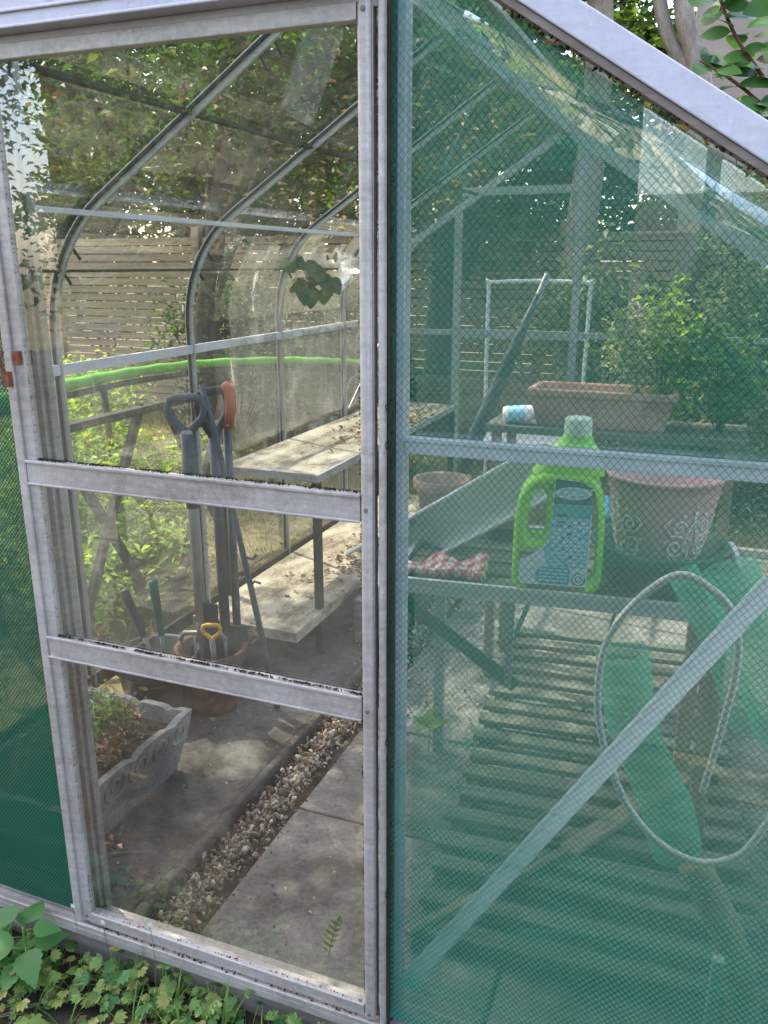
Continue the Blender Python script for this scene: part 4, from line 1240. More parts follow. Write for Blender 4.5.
flat_part('label_panel', rounded([(-.0138, .2065), (.0640, .2065), (.0570, .2545), (-.0115, .2605)], [.003, .003, .034, .006]), 'label_teal', yl - .0008, LB)
q = MB()
el = [(0.025 + .036 * math.cos(2 * PI * k / 40), .231 + .0135 * math.sin(2 * PI * k / 40)) for k in range(40)]
ei = [(0.025 + .033 * math.cos(2 * PI * k / 40), .231 + .0115 * math.sin(2 * PI * k / 40)) for k in range(40)]
q.add([(x, yl - .0016, z) for x, z in el + ei], [(k, (k + 1) % 40, 40 + (k + 1) % 40, 40 + k) for k in range(40)])
q.build('emblem', M['label_white'], LB)
flat_part('emblem', ei, 'label_blue', yl - .0014, LB)
def text_part(body, size, x, z, mat, parent, name='lettering', y=yl - .0022, rot=0.0):
    cu = bpy.data.curves.new(name, 'FONT'); cu.body = body; cu.size = size; cu.align_x = 'CENTER'; cu.align_y = 'CENTER'; cu.offset = size * 0.02
    cu.materials.append(M[mat])
    o = bpy.data.objects.new(name, cu); col.objects.link(o); o.parent = parent
    dg = bpy.context.evaluated_depsgraph_get(); dg.update()
    me = bpy.data.meshes.new_from_object(o.evaluated_get(dg)); me.materials.clear(); me.materials.append(M[mat])
    bpy.data.objects.remove(o)
    o = bpy.data.objects.new(name, me); col.objects.link(o); o.parent = parent
    o.location = (x, y, z); o.rotation_euler = (R(90), rot, 0)
    return o
text_part('ECO-SOFT', 0.0180, 0.025, 0.2305, 'label_white', LB, rot=R(-6))
# unreadable small print as fine rules
q = MB(); qw = MB()
rr = random.Random(5)
for k in range(12):
    z = .166 - k * .0086
    x = -.012
    while x < .058:
        w = rr.uniform(.003, .010)
        if rr.random() < .85: (qw if rr.random() < .9 else q).add([(x, yl - .0013, z), (min(x + w, .062), yl - .0013, z), (min(x + w, .062), yl - .0013, z + .0035), (x, yl - .0013, z + .0035)], [(0, 1, 2, 3)])
        x += w + .002
for k in range(4):
    z = .058 - k * .008
    x = -.036
    while x < .022:
        w = rr.uniform(.004, .009)
        qw.add([(x, yl - .0013, z), (x + w, yl - .0013, z), (x + w, yl - .0013, z + .003), (x, yl - .0013, z + .003)], [(0, 1, 2, 3)]); x += w + .002
q.build('small_print', M['label_ink'], LB); qw.build('small_print', M['label_white'], LB)
q = MB(); q.add([(-.006, yl - .0014, .180), (.016, yl - .0014, .180), (.016, yl - .0014, .185), (-.006, yl - .0014, .185)], [(0, 1, 2, 3)]); q.build('small_print', M['label_teal'], LB)
q = MB()
for rad, wd in ((.0145, .0022), (.0075, .0018)):
    o_ = [(0.047 + rad * math.cos(2 * PI * k / 30), .042 + rad * math.sin(2 * PI * k / 30)) for k in range(30)]
    i_ = [(0.047 + (rad - wd) * math.cos(2 * PI * k / 30), .042 + (rad - wd) * math.sin(2 * PI * k / 30)) for k in range(30)]
    q.add([(x, yl - .0018, z) for x, z in o_ + i_], [(k, (k + 1) % 30, 30 + (k + 1) % 30, 30 + k) for k in range(30) if not (rad > .01 and k % 10 == 3)])
q.build('round_symbol', M['label_ink'], LB)

# pink damask pot in a green planter
px, py = on_bench(0.60, 0.17)
gp = MB(); gp.lathe([(0, 0), (.12, 0), (.128, .008), (.148, .09), (.155, .092), (.155, .10), (.143, .10), (.125, .014), (0, .012)], 40, (px, py, .733))
tag(gp.build('green_tub', M['plastic_dkgreen'], smooth=True), 'dark green plastic tub under the pink patterned pot', 'tub')
PK = tag(empty('patterned_pot', (px, py, 0.748)), 'dusty pink pot with white damask scrolls standing in a green tub', 'pot')
PH = .235
def pk_r(z): return .074 + (.127 - .074) * (z / PH) ** .7
q = MB(); q.lathe([(0, 0), (.070, 0)] + [(pk_r(PH * i / 10), .004 + PH * i / 10) for i in range(11)] + [(.131, PH + .006), (.131, PH + .012), (.118, PH + .012), (.10, PH * .7), (0, PH * .7)], 48)
q.build('body', M['pink_glaze'], PK, smooth=True)
def on_pot(a, z, dr=.0016):
    r = pk_r(z) + dr
    return Vector((r * math.cos(a), r * math.sin(a), z + .004))
def damask(a0, z0, s_):
    q = MB()
    def put(pts, w): q.tube([on_pot(a0 + u * s_ / .12, z0 + v * s_) for u, v in pts], w, 5)
    for sg in (-1, 1):
        put([(sg * x, z) for x, z in spiral(.42, .10, .26, 1.5, 1, PI)], .0028)
        put([(sg * x, z) for x, z in spiral(.36, .62, .20, 1.4, -1, PI)], .0026)
        put([(sg * .05, -.1), (sg * .22, .2), (sg * .12, .5), (0, .85), (sg * .02, 1.05)], .0030)
        put([(0, -.5), (sg * .15, -.25), (sg * .45, -.25), (sg * .62, -.05)], .0026)
        put([(sg * .1, .2), (sg * .25, .4), (sg * .55, .42), (sg * .75, .7), (sg * .6, .85)], .0024)
    put([(0, -.6), (0, 0.0)], .003)
    for u, v in ((0, 1.15), (.3, .95), (-.3, .95), (.7, .25), (-.7, .25), (0, .3), (0, .55)):
        p_ = on_pot(a0 + u * s_ / .12, z0 + v * s_); q.ico(p_, .0045, (1, 1, 1), 0.05)
    q.build('scroll_pattern', M['pattern_white'], PK, smooth=True)
for k in range(4): damask(-2.45 + k * PI / 2, .085, .092)

# gutter length lying across the bench
gt = tag(empty('gutter_length', (0, 0, 0)), 'grey plastic gutter length propped diagonally across the bench', 'gutter')
A, B = Vector((-0.86, 0.78, 0.635)), Vector((-0.33, 0.72, 0.995))
dd = (B - A).normalized(); sd_ = Vector((0, 1, 0)); sd_ = (sd_ - dd * sd_.dot(dd)).normalized(); un = sd_.cross(dd) * -1
if un.z < 0: un = -un
q = MB()
pr = []
for i in range(15):
    a = R(205 + 0) + R(200) * i / 14
    pr.append((.062 * math.cos(a), .062 * math.sin(a)))
pro = pr + [(x * .93, y * .93) for x, y in reversed(pr)]
rot = Matrix.Rotation(R(58), 2)
pro = [tuple(rot @ Vector(p_)) for p_ in pro]
m_ = len(pro)
vs = [A + sd_ * x + un * y for x, y in pro] + [B + sd_ * x + un * y for x, y in pro]
q.add(vs, [(k, (k + 1) % m_, m_ + (k + 1) % m_, m_ + k) for k in range(m_)] + [tuple(range(m_)), tuple(range(2 * m_ - 1, m_ - 1, -1))])
q.build('channel', M['gutter'], gt)
q = MB()
for e in (pro[0], pro[14]):
    q.tube([A + sd_ * e[0] + un * e[1], B + sd_ * e[0] + un * e[1]], 0.006, 8)
q.build('rim', M['gutter'], gt, smooth=True)

# folded cloth
q = MB()
nx_, ny_ = 26, 10
vs = []
for j in range(ny_ + 1):
    for i in range(nx_ + 1):
        u, v = i / nx_, j / ny_
        vs.append((u * .19, v * .10, .012 + .012 * u + .010 * math.sin(u * 11 + v * 4) * (.3 + v) + .014 * math.sin(v * 6 + u * 3) * .5))
q.add(vs, [(j * (nx_ + 1) + i, j * (nx_ + 1) + i + 1, (j + 1) * (nx_ + 1) + i + 1, (j + 1) * (nx_ + 1) + i) for j in range(ny_) for i in range(nx_)])
o = q.build('folded_cloth', M['gingham'], smooth=True)
so = o.modifiers.new('thick', 'SOLIDIFY'); so.thickness = 0.02
cx_, cy_ = on_bench(0.015, 0.04); o.location = (cx_, cy_, 0.733); o.rotation_euler = (0, R(-1), R(3))
tag(o, 'folded red and white checked cloth on the bench below the gutter', 'cloth')

# things at back of the bench
def simple_pot(name, loc, r, h, mat, label, cat='pot'):
    mb = MB(); mb.lathe(pot_profile(r, h), 34)
    return tag(mb.build(name, M[mat], smooth=True, loc=loc), label, cat)
x_, y_ = on_bench(0.08, 0.40)
simple_pot('plant_pot', (x_ - .05, y_ + .01, .734), .075, .15, 'terracotta', 'pale terracotta pot behind the gutter at the left bench end')
# small bottle lying on top of the gutter rim
bl = tag(empty('small_bottle', (-0.645, 1.52, 0.968)), 'pale blue bottle with red cap lying on the back shelf', 'bottle')
Rm = Matrix.Rotation(R(84), 4, 'Y')
q = MB(); q.lathe([(0, 0), (.026, 0), (.028, .01), (.028, .09), (.014, .11), (.012, .12), (0, .12)], 20, m=Rm); q.build('body', M['label_white'], bl, smooth=True)
q = MB(); q.lathe([(0, .118), (.016, .118), (.016, .14), (0, .142)], 16, m=Rm); q.build('cap', M['plastic_red'], bl, smooth=True)
q = MB(); q.lathe([(0.029, .02), (.029, .075)], 20, m=Rm); q.build('label', M['label_blue'], bl, smooth=True)
# seed packets
for k, (dx, mt, lb) in enumerate(((0.0, 'plastic_yellow', 'yellow seed packet standing by the terracotta pot'), (.035, 'leaf_lime', 'green seed packet in the middle of three packets'), (.065, 'label_cyan', 'blue seed packet next to the gutter'))):
    q = MB(); q.box(-.02, .02, -.003, .003, 0, .085, Matrix.Rotation(R(-10 + 12 * k), 4, 'Y')); 
    x_, y_ = on_bench(.17 + dx, .40 + .012 * k)
    o = q.build('seed_packet', M[mt], loc=(x_, y_, .768 + .012 * k), bevel=.001); tag(o, lb, 'packet', 'seed packets')
q = MB(); x_, y_ = on_bench(.20, .40)
q.lathe([(0, 0), (.04, 0), (.052, .035), (.056, .035), (.056, .04), (.048, .04), (.036, .006), (0, .004)], 24, (x_, y_, .734)); tag(q.build('seed_dish', M['terracotta_dark'], smooth=True), 'small brown dish holding seed packets', 'dish')

# back shelf with terracotta trough & plants
bs = tag(empty('back_shelf', (-0.30, 1.62, 0.0)), 'narrow wooden shelf stand behind the bench on the right', 'shelf')
q = MB(); q.box(-.40, .42, -.15, .15, .915, .94); q.build('top', M['wood_grey'], bs, bevel=.003)
for x in (-.38, .36):
    for y in (-.13, .10):
        q = MB(); q.box(x, x + .03, y, y + .03, 0.005, .914); q.build('leg', M['wood_tan'], bs, bevel=.002)
q = MB(); 
lo = [(.20, .075, 0), (.205, .08, .02), (.225, .095, .10), (.235, .105, .102), (.235, .105, .125), (.215, .085, .125), (.20, .07, .09)]
vs = []
for a, b_, z in lo: vs += [(-a, -b_, z), (a, -b_, z), (a, b_, z), (-a, b_, z)]
q.add(vs, [(i * 4 + k, i * 4 + (k + 1) % 4, i * 4 + 4 + (k + 1) % 4, i * 4 + 4 + k) for i in range(len(lo) - 1) for k in range(4)] + [(3, 2, 1, 0), tuple(24 + k for k in range(4))])
tag(q.build('window_box', M['terracotta'], loc=(-.33, 1.58, .941), bevel=.006), 'rectangular terracotta window box on the back shelf', 'planter')
def foliage_thing(name, label, cat, loc, n, rad, rcl, per, L0, L1, mat, seed, stem_mat='bark', stems=10, w=.5, height=None, group=None):
    root = tag(empty(name, loc), label, cat, group)
    cs = blob_centres(n, (0, 0, rad[2] * 1.05), rad, seed, .2)
    C = cluster_points(cs, [rcl] * n, per, seed + 1)
    C[:, 2] = np.maximum(C[:, 2], 0.01)
    g_ = np.random.default_rng(seed)
    V, F = leaf_arrays(C, g_.uniform(L0, L1, len(C)), w, .5, .2, seed + 2, .3)
    o = np_mesh('leaves', V, F, M[mat], root)
    q = MB()
    for c in cs[:stems]:
        c = Vector(c); q.tube([(0.1 * c.x, .1 * c.y, -0.01), (c.x * .5, c.y * .5, c.z * .55), c], [max(.002, rad[2] * .012), rad[2] * .008, .0012], 5)
    q.build('stem', M[stem_mat], root)
    return root
foliage_thing('trailing_plant', 'pale bushy plant growing out of the terracotta window box', 'plant', (-.22, 1.58, 1.05), 20, (.12, .09, .15), .06, 45, .014, .03, 'leaf_cream', 31)
foliage_thing('potted_plant', 'lime green leafy plant behind the bench near the gable bar', 'plant', (-.16, 1.66, .945), 16, (.12, .08, .24), .07, 30, .025, .05, 'leaf_lime', 37)
foliage_thing('potted_plant', 'dark green plant at the right end of the back shelf', 'plant', (.03, 1.62, .945), 18, (.10, .10, .18), .06, 40, .02, .045, 'leaf_mid', 41)
# dark folded parasol leaning
pa = tag(empty('folded_parasol', (0, 0, 0)), 'dark folded parasol leaning in the rear of the greenhouse', 'parasol')
q = MB(); q.tube([(-1.02, 2.05, .02), (-.93, 2.0, .62), (-.60, 1.92, 1.42)], .012, 8); q.build('pole', M['steel_grey'], pa, smooth=True)
q = MB(); q.tube([(-.92, 2.0, .64), (-.87, 1.985, .78), (-.74, 1.95, 1.09), (-.63, 1.925, 1.35)], [.030, .034, .026, .010], 10); q.build('canopy', M['handle_grey'], pa, smooth=True)
# blue crate bits right rear
q = MB(); lo = [(.11, .08, 0), (.125, .095, .10), (.13, .10, .10), (.13, .10, .112), (.12, .09, .112), (.105, .075, .012)]
vs = []
for a, b_, z in lo: vs += [(-a, -b_, z), (a, -b_, z), (a, b_, z), (-a, b_, z)]
q.add(vs, [(i * 4 + k, i * 4 + (k + 1) % 4, i * 4 + 4 + (k + 1) % 4, i * 4 + 4 + k) for i in range(len(lo) - 1) for k in range(4)] + [(3, 2, 1, 0), tuple(20 + k for k in range(4))])
x_, y_ = on_bench(.60, .40)
tag(q.build('plastic_tray', M['label_cyan'], loc=(x_, y_ - .005, .734), rz=RZ, bevel=.004), 'small blue plastic tray at the rear right of the bench', 'tray')

# hose
def smooth_path(P, per=8):
    P = [Vector(p) for p in P]; out = []
    for i in range(len(P) - 1):
        p0, p1, p2, p3 = P[max(i - 1, 0)], P[i], P[i + 1], P[min(i + 2, len(P) - 1)]
        for k in range(per):
            t = k / per
            out.append(0.5 * ((2 * p1) + (p2 - p0) * t + (2 * p0 - 5 * p1 + 4 * p2 - p3) * t * t + (3 * p1 - p0 - 3 * p2 + p3) * t ** 3))
    out.append(P[-1]); return out
hp = smooth_path([(.060, .25, .50), (.078, .22, .66), (.088, .2, .80), (.070, .2, .885), (.025, .2, .928), (-.025, .2, .940), (-.085, .2, .885), (-.130, .2, .80), (-.140, .2, .70), (-.125, .2, .60), (-.075, .2, .48), (-.01, .2, .408), (.065, .2, .383), (.13, .2, .415), (.168, .2, .49), (.205, .21, .60), (.23, .23, .72)])
q = MB(); q.tube(hp, .0068, 10)
tag(q.build('hose', M['hose'], smooth=True), 'pale grey hose looped inside the right gable panel', 'hose')
# cane and fibre roll on the floor
q = MB(); q.bar((-.50, .17, .056), (-.22, .56, .060), .020, .012, (0, 0, 1)); q.bar((-.22, .56, .060), (.06, 1.03, .066), .05, .012, (0, 0, 1))
tag(q.build('wooden_lath', M['wood_tan'], bevel=.002), 'tan wooden lath lying diagonally over the duckboard', 'lath')
q = MB(); q.tube(smooth_path([(.06, .25, .34), (.10, .23, .28), (.14, .21, .21), (.17, .2, .12), (.18, .19, .03)]), .032, 14)
tag(q.build('fibre_roll', M['wood_tan'], smooth=True), 'tan fibrous roll behind the netting in the lower right corner', 'roll')
q = MB(); q.box(.105, .125, .10, .12, -.0, .26)
tag(q.build('short_post', M['white_metal'], bevel=.002), 'short pale post in the lower right corner behind the netting', 'post')

# pale seedling seen under the bench
sdl = tag(empty('seedling', (-.70, .92, .006)), 'small lime leaved weed growing on the slabs under the bench', 'weed')
q = MB()
for a, l in ((.3, .07), (1.6, .08), (2.9, .06), (4.4, .07)):
    q2 = Vector((math.cos(a), math.sin(a), .9)); big_leaf(q, (0, 0, .09), q2, l, l * .7, curl=.4)
q.build('leaves', M['leaf_lime'], sdl, smooth=True)
q = MB(); q.tube([(0, 0, 0), (.005, 0, .1)], .002, 5); q.build('stem', M['leaf_lime'], sdl)
# small fern-like weed inside by door
sdl = tag(empty('seedling', (-.655, .10, .0)), 'small pale green weed on the slab just inside the door', 'weed')
q = MB()
for k in range(6):
    t = k / 5
    for sg in (-1, 1):
        big_leaf(q, (0.022 * t, 0, .02 + .078 * t + .006 * sg), (sg * .85, -.25, .55), .020 * (1.15 - .7 * abs(t - .5)), .0075, (0, -1, .3), .25, 4)
big_leaf(q, (0.024, 0, .10), (.3, 0, 1), .018, .007, (0, -1, .3), .2, 4)
q.build('leaves', M['leaf_lime'], sdl, smooth=True)
q = MB(); q.tube([(0, 0, 0), (.012, 0, .06), (.026, 0, .108)], .0011, 5); q.build('stem', M['leaf_weed'], sdl)

# ------------------------------------------------------------------ outside, left & rear
# fence panels
FY = 6.4
for k in range(7):
    x0 = -10.6 + k * 1.86
    root = tag(empty('fence_panel', (x0, FY, -.1)), ('tan lap board fence panel, number %s from left behind the garden' % ('first', 'second', 'third', 'fourth', 'fifth', 'sixth', 'seventh')[k]).replace('number ', ''), 'fence', 'fence panels at the garden end')
    q = MB()
    for j in range(22):
        z = .05 + j * .081
        q.box(.05, 1.80, -.012 + .003 * (j % 3), .006 + .003 * (j % 3), z, z + .071)
    q.build('boards', M['fence'], root, bevel=.003)
    q = MB(); q.box(1.802, 1.89, -.045, .045, 0, 1.92); q.build('post', M['fence'], root, bevel=.005)

def tree(name, label, loc, height, trunk_r, crown_c, crown_rad, ncl, per, rcl, L0, L1, mat, seed, bark='bark', limbs=9, hollow=.3, group=None):
    root = tag(empty(name, loc), label, 'tree', group)
    rr = random.Random(seed)
    q = MB()
    cc = Vector(crown_c)
    top = Vector((cc.x * .9, cc.y * .9, cc.z + crown_rad[2] * .5))
    tp_ = smooth_path([(0, 0, -.1), (cc.x * .15 + rr.uniform(-.08, .08), cc.y * .1, cc.z * .35), (cc.x * .5, cc.y * .5, cc.z * .7), top], 5)
    nT = len(tp_)
    q.tube(tp_, [trunk_r * (1.25 if i == 0 else 1) * (1 - .8 * i / nT) for i in range(nT)], 10)
    q.build('trunk', M[bark], root, smooth=True)
    cs = blob_centres(ncl, crown_c, crown_rad, seed, hollow)
    q = MB()
    for c in cs[:limbs]:
        c = Vector(c); b0 = tp_[rr.randrange(nT // 3, nT - 2)]
        md = b0.lerp(c, .5) + Vector((rr.uniform(-.2, .2), rr.uniform(-.2, .2), rr.uniform(0, .3)))
        q.tube(smooth_path([b0, md, c], 4), [trunk_r * .35 * (1 - .85 * i / 8) for i in range(9)], 6)
    q.build('limbs', M[bark], root, smooth=True)
    C = cluster_points(cs, [rcl * rr.uniform(.6, 1.4) for _ in cs], per, seed + 1)
    C[:, 2] = np.maximum(C[:, 2], .03 - loc[2])
    g_ = np.random.default_rng(seed)
    V, F = leaf_arrays(C, g_.uniform(L0, L1, len(C)), .55, .55, .16, seed + 2, .4)
    np_mesh('crown', V, F, M[mat], root)
    return root
tree('broadleaf_tree', 'dark broadleaf tree overhanging the left roof of the greenhouse', (-4.1, 5.0, -.1), 4, .14, (.6, -.2, 3.05), (2.0, 1.2, 1.3), 80, 120, .30, .06, .12, 'leaf_dark', 51)
tree('broadleaf_tree', 'tall out-of-view tree added left of the greenhouse to dapple the floor', (-4.6, .5, -.1), 5, .14, (1.5, .9, 4.6), (1.9, 1.5, .8), 72, 95, .26, .06, .12, 'leaf_dark', 56)  # unseen tree added to shade and dapple the greenhouse floor
tree('broadleaf_tree', 'dense leafy tree standing behind the tan fence at the left', (-6.0, 8.4, -.1), 5, .2, (0, -.2, 3.4), (2.9, 1.5, 2.0), 120, 150, .42, .08, .15, 'leaf_mid', 61)
tree('broadleaf_tree', 'leafy tree at the far left beyond the fence end', (-8.6, 7.6, -.1), 5, .2, (0, 0, 3.2), (2.2, 1.4, 2.1), 100, 140, .42, .08, .15, 'leaf_mid', 64)
tree('broadleaf_tree', 'dark tree behind the fence between the left tree and rear gable', (-2.9, 8.0, -.1), 5, .18, (.2, -.2, 3.4), (2.2, 1.4, 2.0), 120, 160, .38, .08, .14, 'leaf_dark', 66)
tree('broadleaf_tree', 'dark tree behind the rear gable of the greenhouse', (-2.3, 6.0, -.1), 5, .16, (.2, -.2, 2.9), (1.5, 1.1, 1.4), 70, 110, .30, .07, .12, 'leaf_mid', 71)
tree('pale_tree', 'tree with pale twisted trunk right behind the greenhouse roof', (1.6, 9.2, -.1), 4.5, .10, (.9, .4, 3.6), (1.9, 1.1, 1.7), 90, 150, .34, .07, .12, 'leaf_dark', 81, 'bark_pale', 14)
rt = tag(empty('reflection_trunk', (-.93, 4.75, -.1)), 'pale upright trunk added for a soft reflection above the window box', 'tree')  # trunk added to stand in for a soft vertical reflection
q = MB(); q.tube(smooth_path([(0, 0, 0), (.02, 0, .9), (.0, 0, 1.7), (.05, 0, 2.6), (.0, 0, 3.6)], 6), [.14 - .0028 * i for i in range(25)], 14); q.build('trunk', M['bark_pale'], rt, smooth=True)
cs = blob_centres(34, (0, .2, 4.0), (1.0, .7, .8), 191)
C = cluster_points(cs, [.3] * 34, 100, 192); V, F = leaf_arrays(C, rng.uniform(.05, .09, len(C)), .55, .5, .16, 193); np_mesh('crown', V, F, M['leaf_mid'], rt)
# pale twisted double trunk
q = MB()
q.tube(smooth_path([(-.30, 4.6, -.1), (-.34, 4.6, .8), (-.18, 4.6, 1.7), (-.24, 4.6, 2.45), (-.40, 4.6, 2.95), (-.42, 4.6, 3.6)], 6), [.085 - .0012 * i for i in range(31)], 12)
q.tube(smooth_path([(-.20, 4.6, 1.6), (-.22, 4.62, 2.4), (-.48, 4.65, 2.80), (-.66, 4.6, 3.5)], 6), [.055 - .001 * i for i in range(19)], 10)
rt = tag(empty('forked_trunk', (0, 0, 0)), 'pale lichened forked trunk beyond the rafter at top right', 'tree')
q.build('trunk', M['bark_pale'], rt, smooth=True)
cs = blob_centres(40, (-1.0, 5.0, 3.9), (.9, .8, .8), 91)
C = cluster_points(cs, [.3] * 40, 120, 92); V, F = leaf_arrays(C, rng.uniform(.06, .11, len(C)), .55, .5, .16, 93); np_mesh('crown', V, F, M['leaf_dark'], rt)

# shrubs outside
foliage_thing('garden_shrub', 'sunlit lime green shrub outside the left wall behind the tools', 'shrub', (-3.0, 2.05, -.1), 46, (.65, .80, .42), .15, 90, .03, .065, 'leaf_lime', 101, stems=14)
foliage_thing('garden_shrub', 'low bright lime plants close outside the left wall', 'shrub', (-2.62, 1.75, -.1), 46, (.42, .62, .22), .12, 90, .03, .06, 'leaf_lime', 104, stems=12)
foliage_thing('garden_shrub', 'lime green low shrub further back near the fence', 'shrub', (-5.2, 4.4, -.1), 40, (.9, .6, .42), .2, 70, .04, .08, 'leaf_lime', 111, stems=14)
foliage_thing('garden_shrub', 'mid green shrub behind the rear gable on the left', 'shrub', (-2.6, 4.9, -.1), 40, (.6, .5, .6), .2, 90, .04, .08, 'leaf_mid', 121, stems=14)
foliage_thing('garden_shrub', 'cream variegated shrub behind the rear gable', 'shrub', (-.72, 4.5, -.1), 44, (.5, .45, .85), .18, 90, .04, .08, 'leaf_cream', 131, stems=16)
foliage_thing('garden_shrub', 'tall mid green shrub right of the variegated one', 'shrub', (.35, 4.6, -.1), 60, (.6, .5, 1.1), .2, 110, .04, .08, 'leaf_mid', 141, stems=16)
foliage_thing('garden_shrub', 'variegated cream shrub at the right edge behind the rafter', 'shrub', (.22, 4.1, -.1), 60, (.42, .4, 1.28), .15, 130, .03, .055, 'leaf_cream', 151, stems=16)
foliage_thing('garden_shrub', 'dark shrub near the tan fence at the left', 'shrub', (-4.2, 5.6, -.1), 50, (1.0, .5, .75), .22, 110, .04, .08, 'leaf_dark', 171, stems=14)

# curved green padded rail
gr_ = tag(empty('padded_rail', (-2.6, 2.7, -.1)), 'curved lime green padded rail outside the left glass above the crossed struts', 'rail')
RP = smooth_path([(-.10, -1.6, .995), (-.22, -1.2, .995), (-.28, -.74, 1.0), (-.30, -.2, 1.0), (-.18, .28, 1.0), (.16, .60, 1.0), (.5, .68, 1.0), (.80, .66, 1.0)], 8)
q = MB(); q.tube(RP, [.034 - .018 * i / len(RP) + .003 * math.sin(i * 1.7) for i in range(len(RP))], 12); q.build('pad', M['pad_green'], gr_, smooth=True)
q = MB(); q.tube([(p_.x, p_.y, p_.z - .05) for p_ in RP], .016, 8); q.build('frame', M['mat_black'], gr_, smooth=True)
for i in (2, 20, 38, 54):
    p_ = RP[i]
    q = MB(); q.tube([(p_.x, p_.y, p_.z - .05), (p_.x - .05, p_.y + .12, .0)], .018, 8); q.build('leg', M['seal'], gr_, smooth=True)
# crossed timber trellis outside left wall
for k, (y0, lb) in enumerate(((1.05, 'crossed grey timber trestle nearest the door outside the left glass'), (1.72, 'crossed grey timber trestle further along the left glass'))):
    t_ = tag(empty('timber_trestle', (-2.2, y0, -.1)), lb, 'trestle', 'crossed timber trestles')
    q = MB(); q.bar((0, 0.0, 0.02), (0, .56, 1.0), .032, .03, (1, 0, 0)); q.build('leg', M['wood_dark'], t_, bevel=.002)
    q = MB(); q.bar((.035, .56, 0.02), (.035, 0.0, 1.0), .032, .03, (1, 0, 0)); q.build('leg', M['wood_dark'], t_, bevel=.002)
    q = MB(); q.bar((.017, -.05, .98), (.017, .61, .98), .03, .05, (1, 0, 0)); q.build('rail', M['wood_dark'], t_, bevel=.002)
# garden chair beyond the rear gable
ch = tag(empty('garden_chair', (-1.05, 4.0, -.1)), 'white tubular garden chair standing beyond the rear gable', 'chair')
q = MB(); q.tube(smooth_path([(-.30, 0, .55), (-.31, .02, 1.38), (-.27, .02, 1.45), (.27, .02, 1.45), (.31, .02, 1.38), (.30, 0, .55)], 6), .013, 8); q.build('backrest', M['white_metal'], ch, smooth=True)
q = MB(); q.box(-.28, .28, -.45, .0, .52, .55); q.build('seat', M['white_metal'], ch, bevel=.01)
for x in (-.28, .28):
    for y in (-.43, .0):
        q = MB(); q.tube([(x, y, .52), (x * 1.05, y, 0)], .012, 8); q.build('leg', M['white_metal'], ch, smooth=True)
q = MB(); q.tube([(-.3, .01, 1.12), (.3, .01, 1.12)], .009, 8); q.tube([(-.3, .01, 1.15), (.3, .01, 1.15)], .009, 8); q.build('rail', M['white_metal'], ch, smooth=True)

# grass
g_ = np.random.default_rng(77)
n = 26000
cx = np.concatenate([g_.uniform(-9, -1.85, n * 2 // 3), g_.uniform(-3, 3, n - n * 2 // 3)])
cy = np.concatenate([g_.uniform(.6, 6.3, n * 2 // 3), g_.uniform(3.4, 6.3, n - n * 2 // 3)])
hh = g_.uniform(.03, .10, n)
a = g_.uniform(0, 2 * PI, n); le = g_.normal(0, .03, (n, 2)); w = .004
b0 = np.stack([cx - np.cos(a) * w, cy - np.sin(a) * w, np.full(n, -.1)], 1); b1 = np.stack([cx + np.cos(a) * w, cy + np.sin(a) * w, np.full(n, -.1)], 1)
t_ = np.stack([cx + le[:, 0], cy + le[:, 1], -.1 + hh], 1)
V = np.stack([b0, b1, t_], 1).reshape(-1, 3); F = np.arange(3 * n).reshape(-1, 3)
tag(np_mesh('grass', V, F, M['grass']), 'dry yellowing lawn grass outside the greenhouse', 'grass', kind='stuff')

for k in range(8):
    foliage_thing('tall_hedge', ('tall dark hedge plant far behind the fence, %s from the left' % ('first', 'second', 'third', 'fourth', 'fifth', 'sixth', 'seventh', 'eighth')[k]), 'hedge', (-12 + k * 2.4, 10.4, -.1), 80, (1.5, .6, 2.6), .45, 80, .10, .2, 'leaf_dark', 400 + k, stems=5, group='tall hedge behind the fence')
# rendered wall / house behind right
hw = tag(empty('garden_wall', (0.52, 6.7, -.1)), 'pink grey rendered wall showing between leaves at top right', 'wall')
q = MB(); q.box(-.95, 3.2, 0, .25, 0, 4.4); q.build('wall', M['render_wall'], hw, bevel=.01)
q = MB(); q.box(-1.0, 3.25, -.04, .29, 4.402, 4.48); q.build('coping', M['concrete'], hw, bevel=.01)

# big leaved shrub leaning over at top right
bs_ = tag(empty('broad_leaved_shrub', (.42, 1.25, -.1)), 'shrub with large oval leaves on red stems leaning over the roof', 'shrub')
q = MB(); ql = MB(); rr = random.Random(12)
stems = [[(0, 0, 0), (-.05, -.05, 1.2), (-.28, -.25, 1.78), (-.45, -.33, 2.02), (-.50, -.33, 2.12)],
         [(.02, .02, 0), (.0, -.05, 1.2), (-.22, -.28, 1.72), (-.40, -.32, 1.90), (-.52, -.34, 1.98)],
         [(.02, 0, 0), (.03, -.1, 1.2), (-.15, -.30, 1.72), (-.34, -.32, 2.0), (-.36, -.34, 2.15)],
         [(.03, 0, 0), (.05, 0, 1.2), (-.12, -.2, 1.65), (-.30, -.25, 1.82), (-.37, -.28, 1.86)]]
for st_ in stems:
    P = smooth_path(st_, 8)
    q.tube(P, [.008 - .0055 * i / len(P) for i in range(len(P))], 6)
    for i in range(12, len(P), 1):
        for _ in range(2):
            a = rr.uniform(0, 2 * PI)
            dv = Vector((math.cos(a), math.sin(a) * .8, rr.uniform(-.3, .5)))
            L = rr.uniform(.06, .105)
            L *= .86
            big_leaf(ql, P[i] + Vector((0, 0, rr.uniform(-.01, .01))), dv, L, L * rr.uniform(.5, .68), (rr.uniform(-.8, .8), -1.0, rr.uniform(.2, 1.2)), rr.uniform(.1, .4), 8, 0, .12, 1.1)
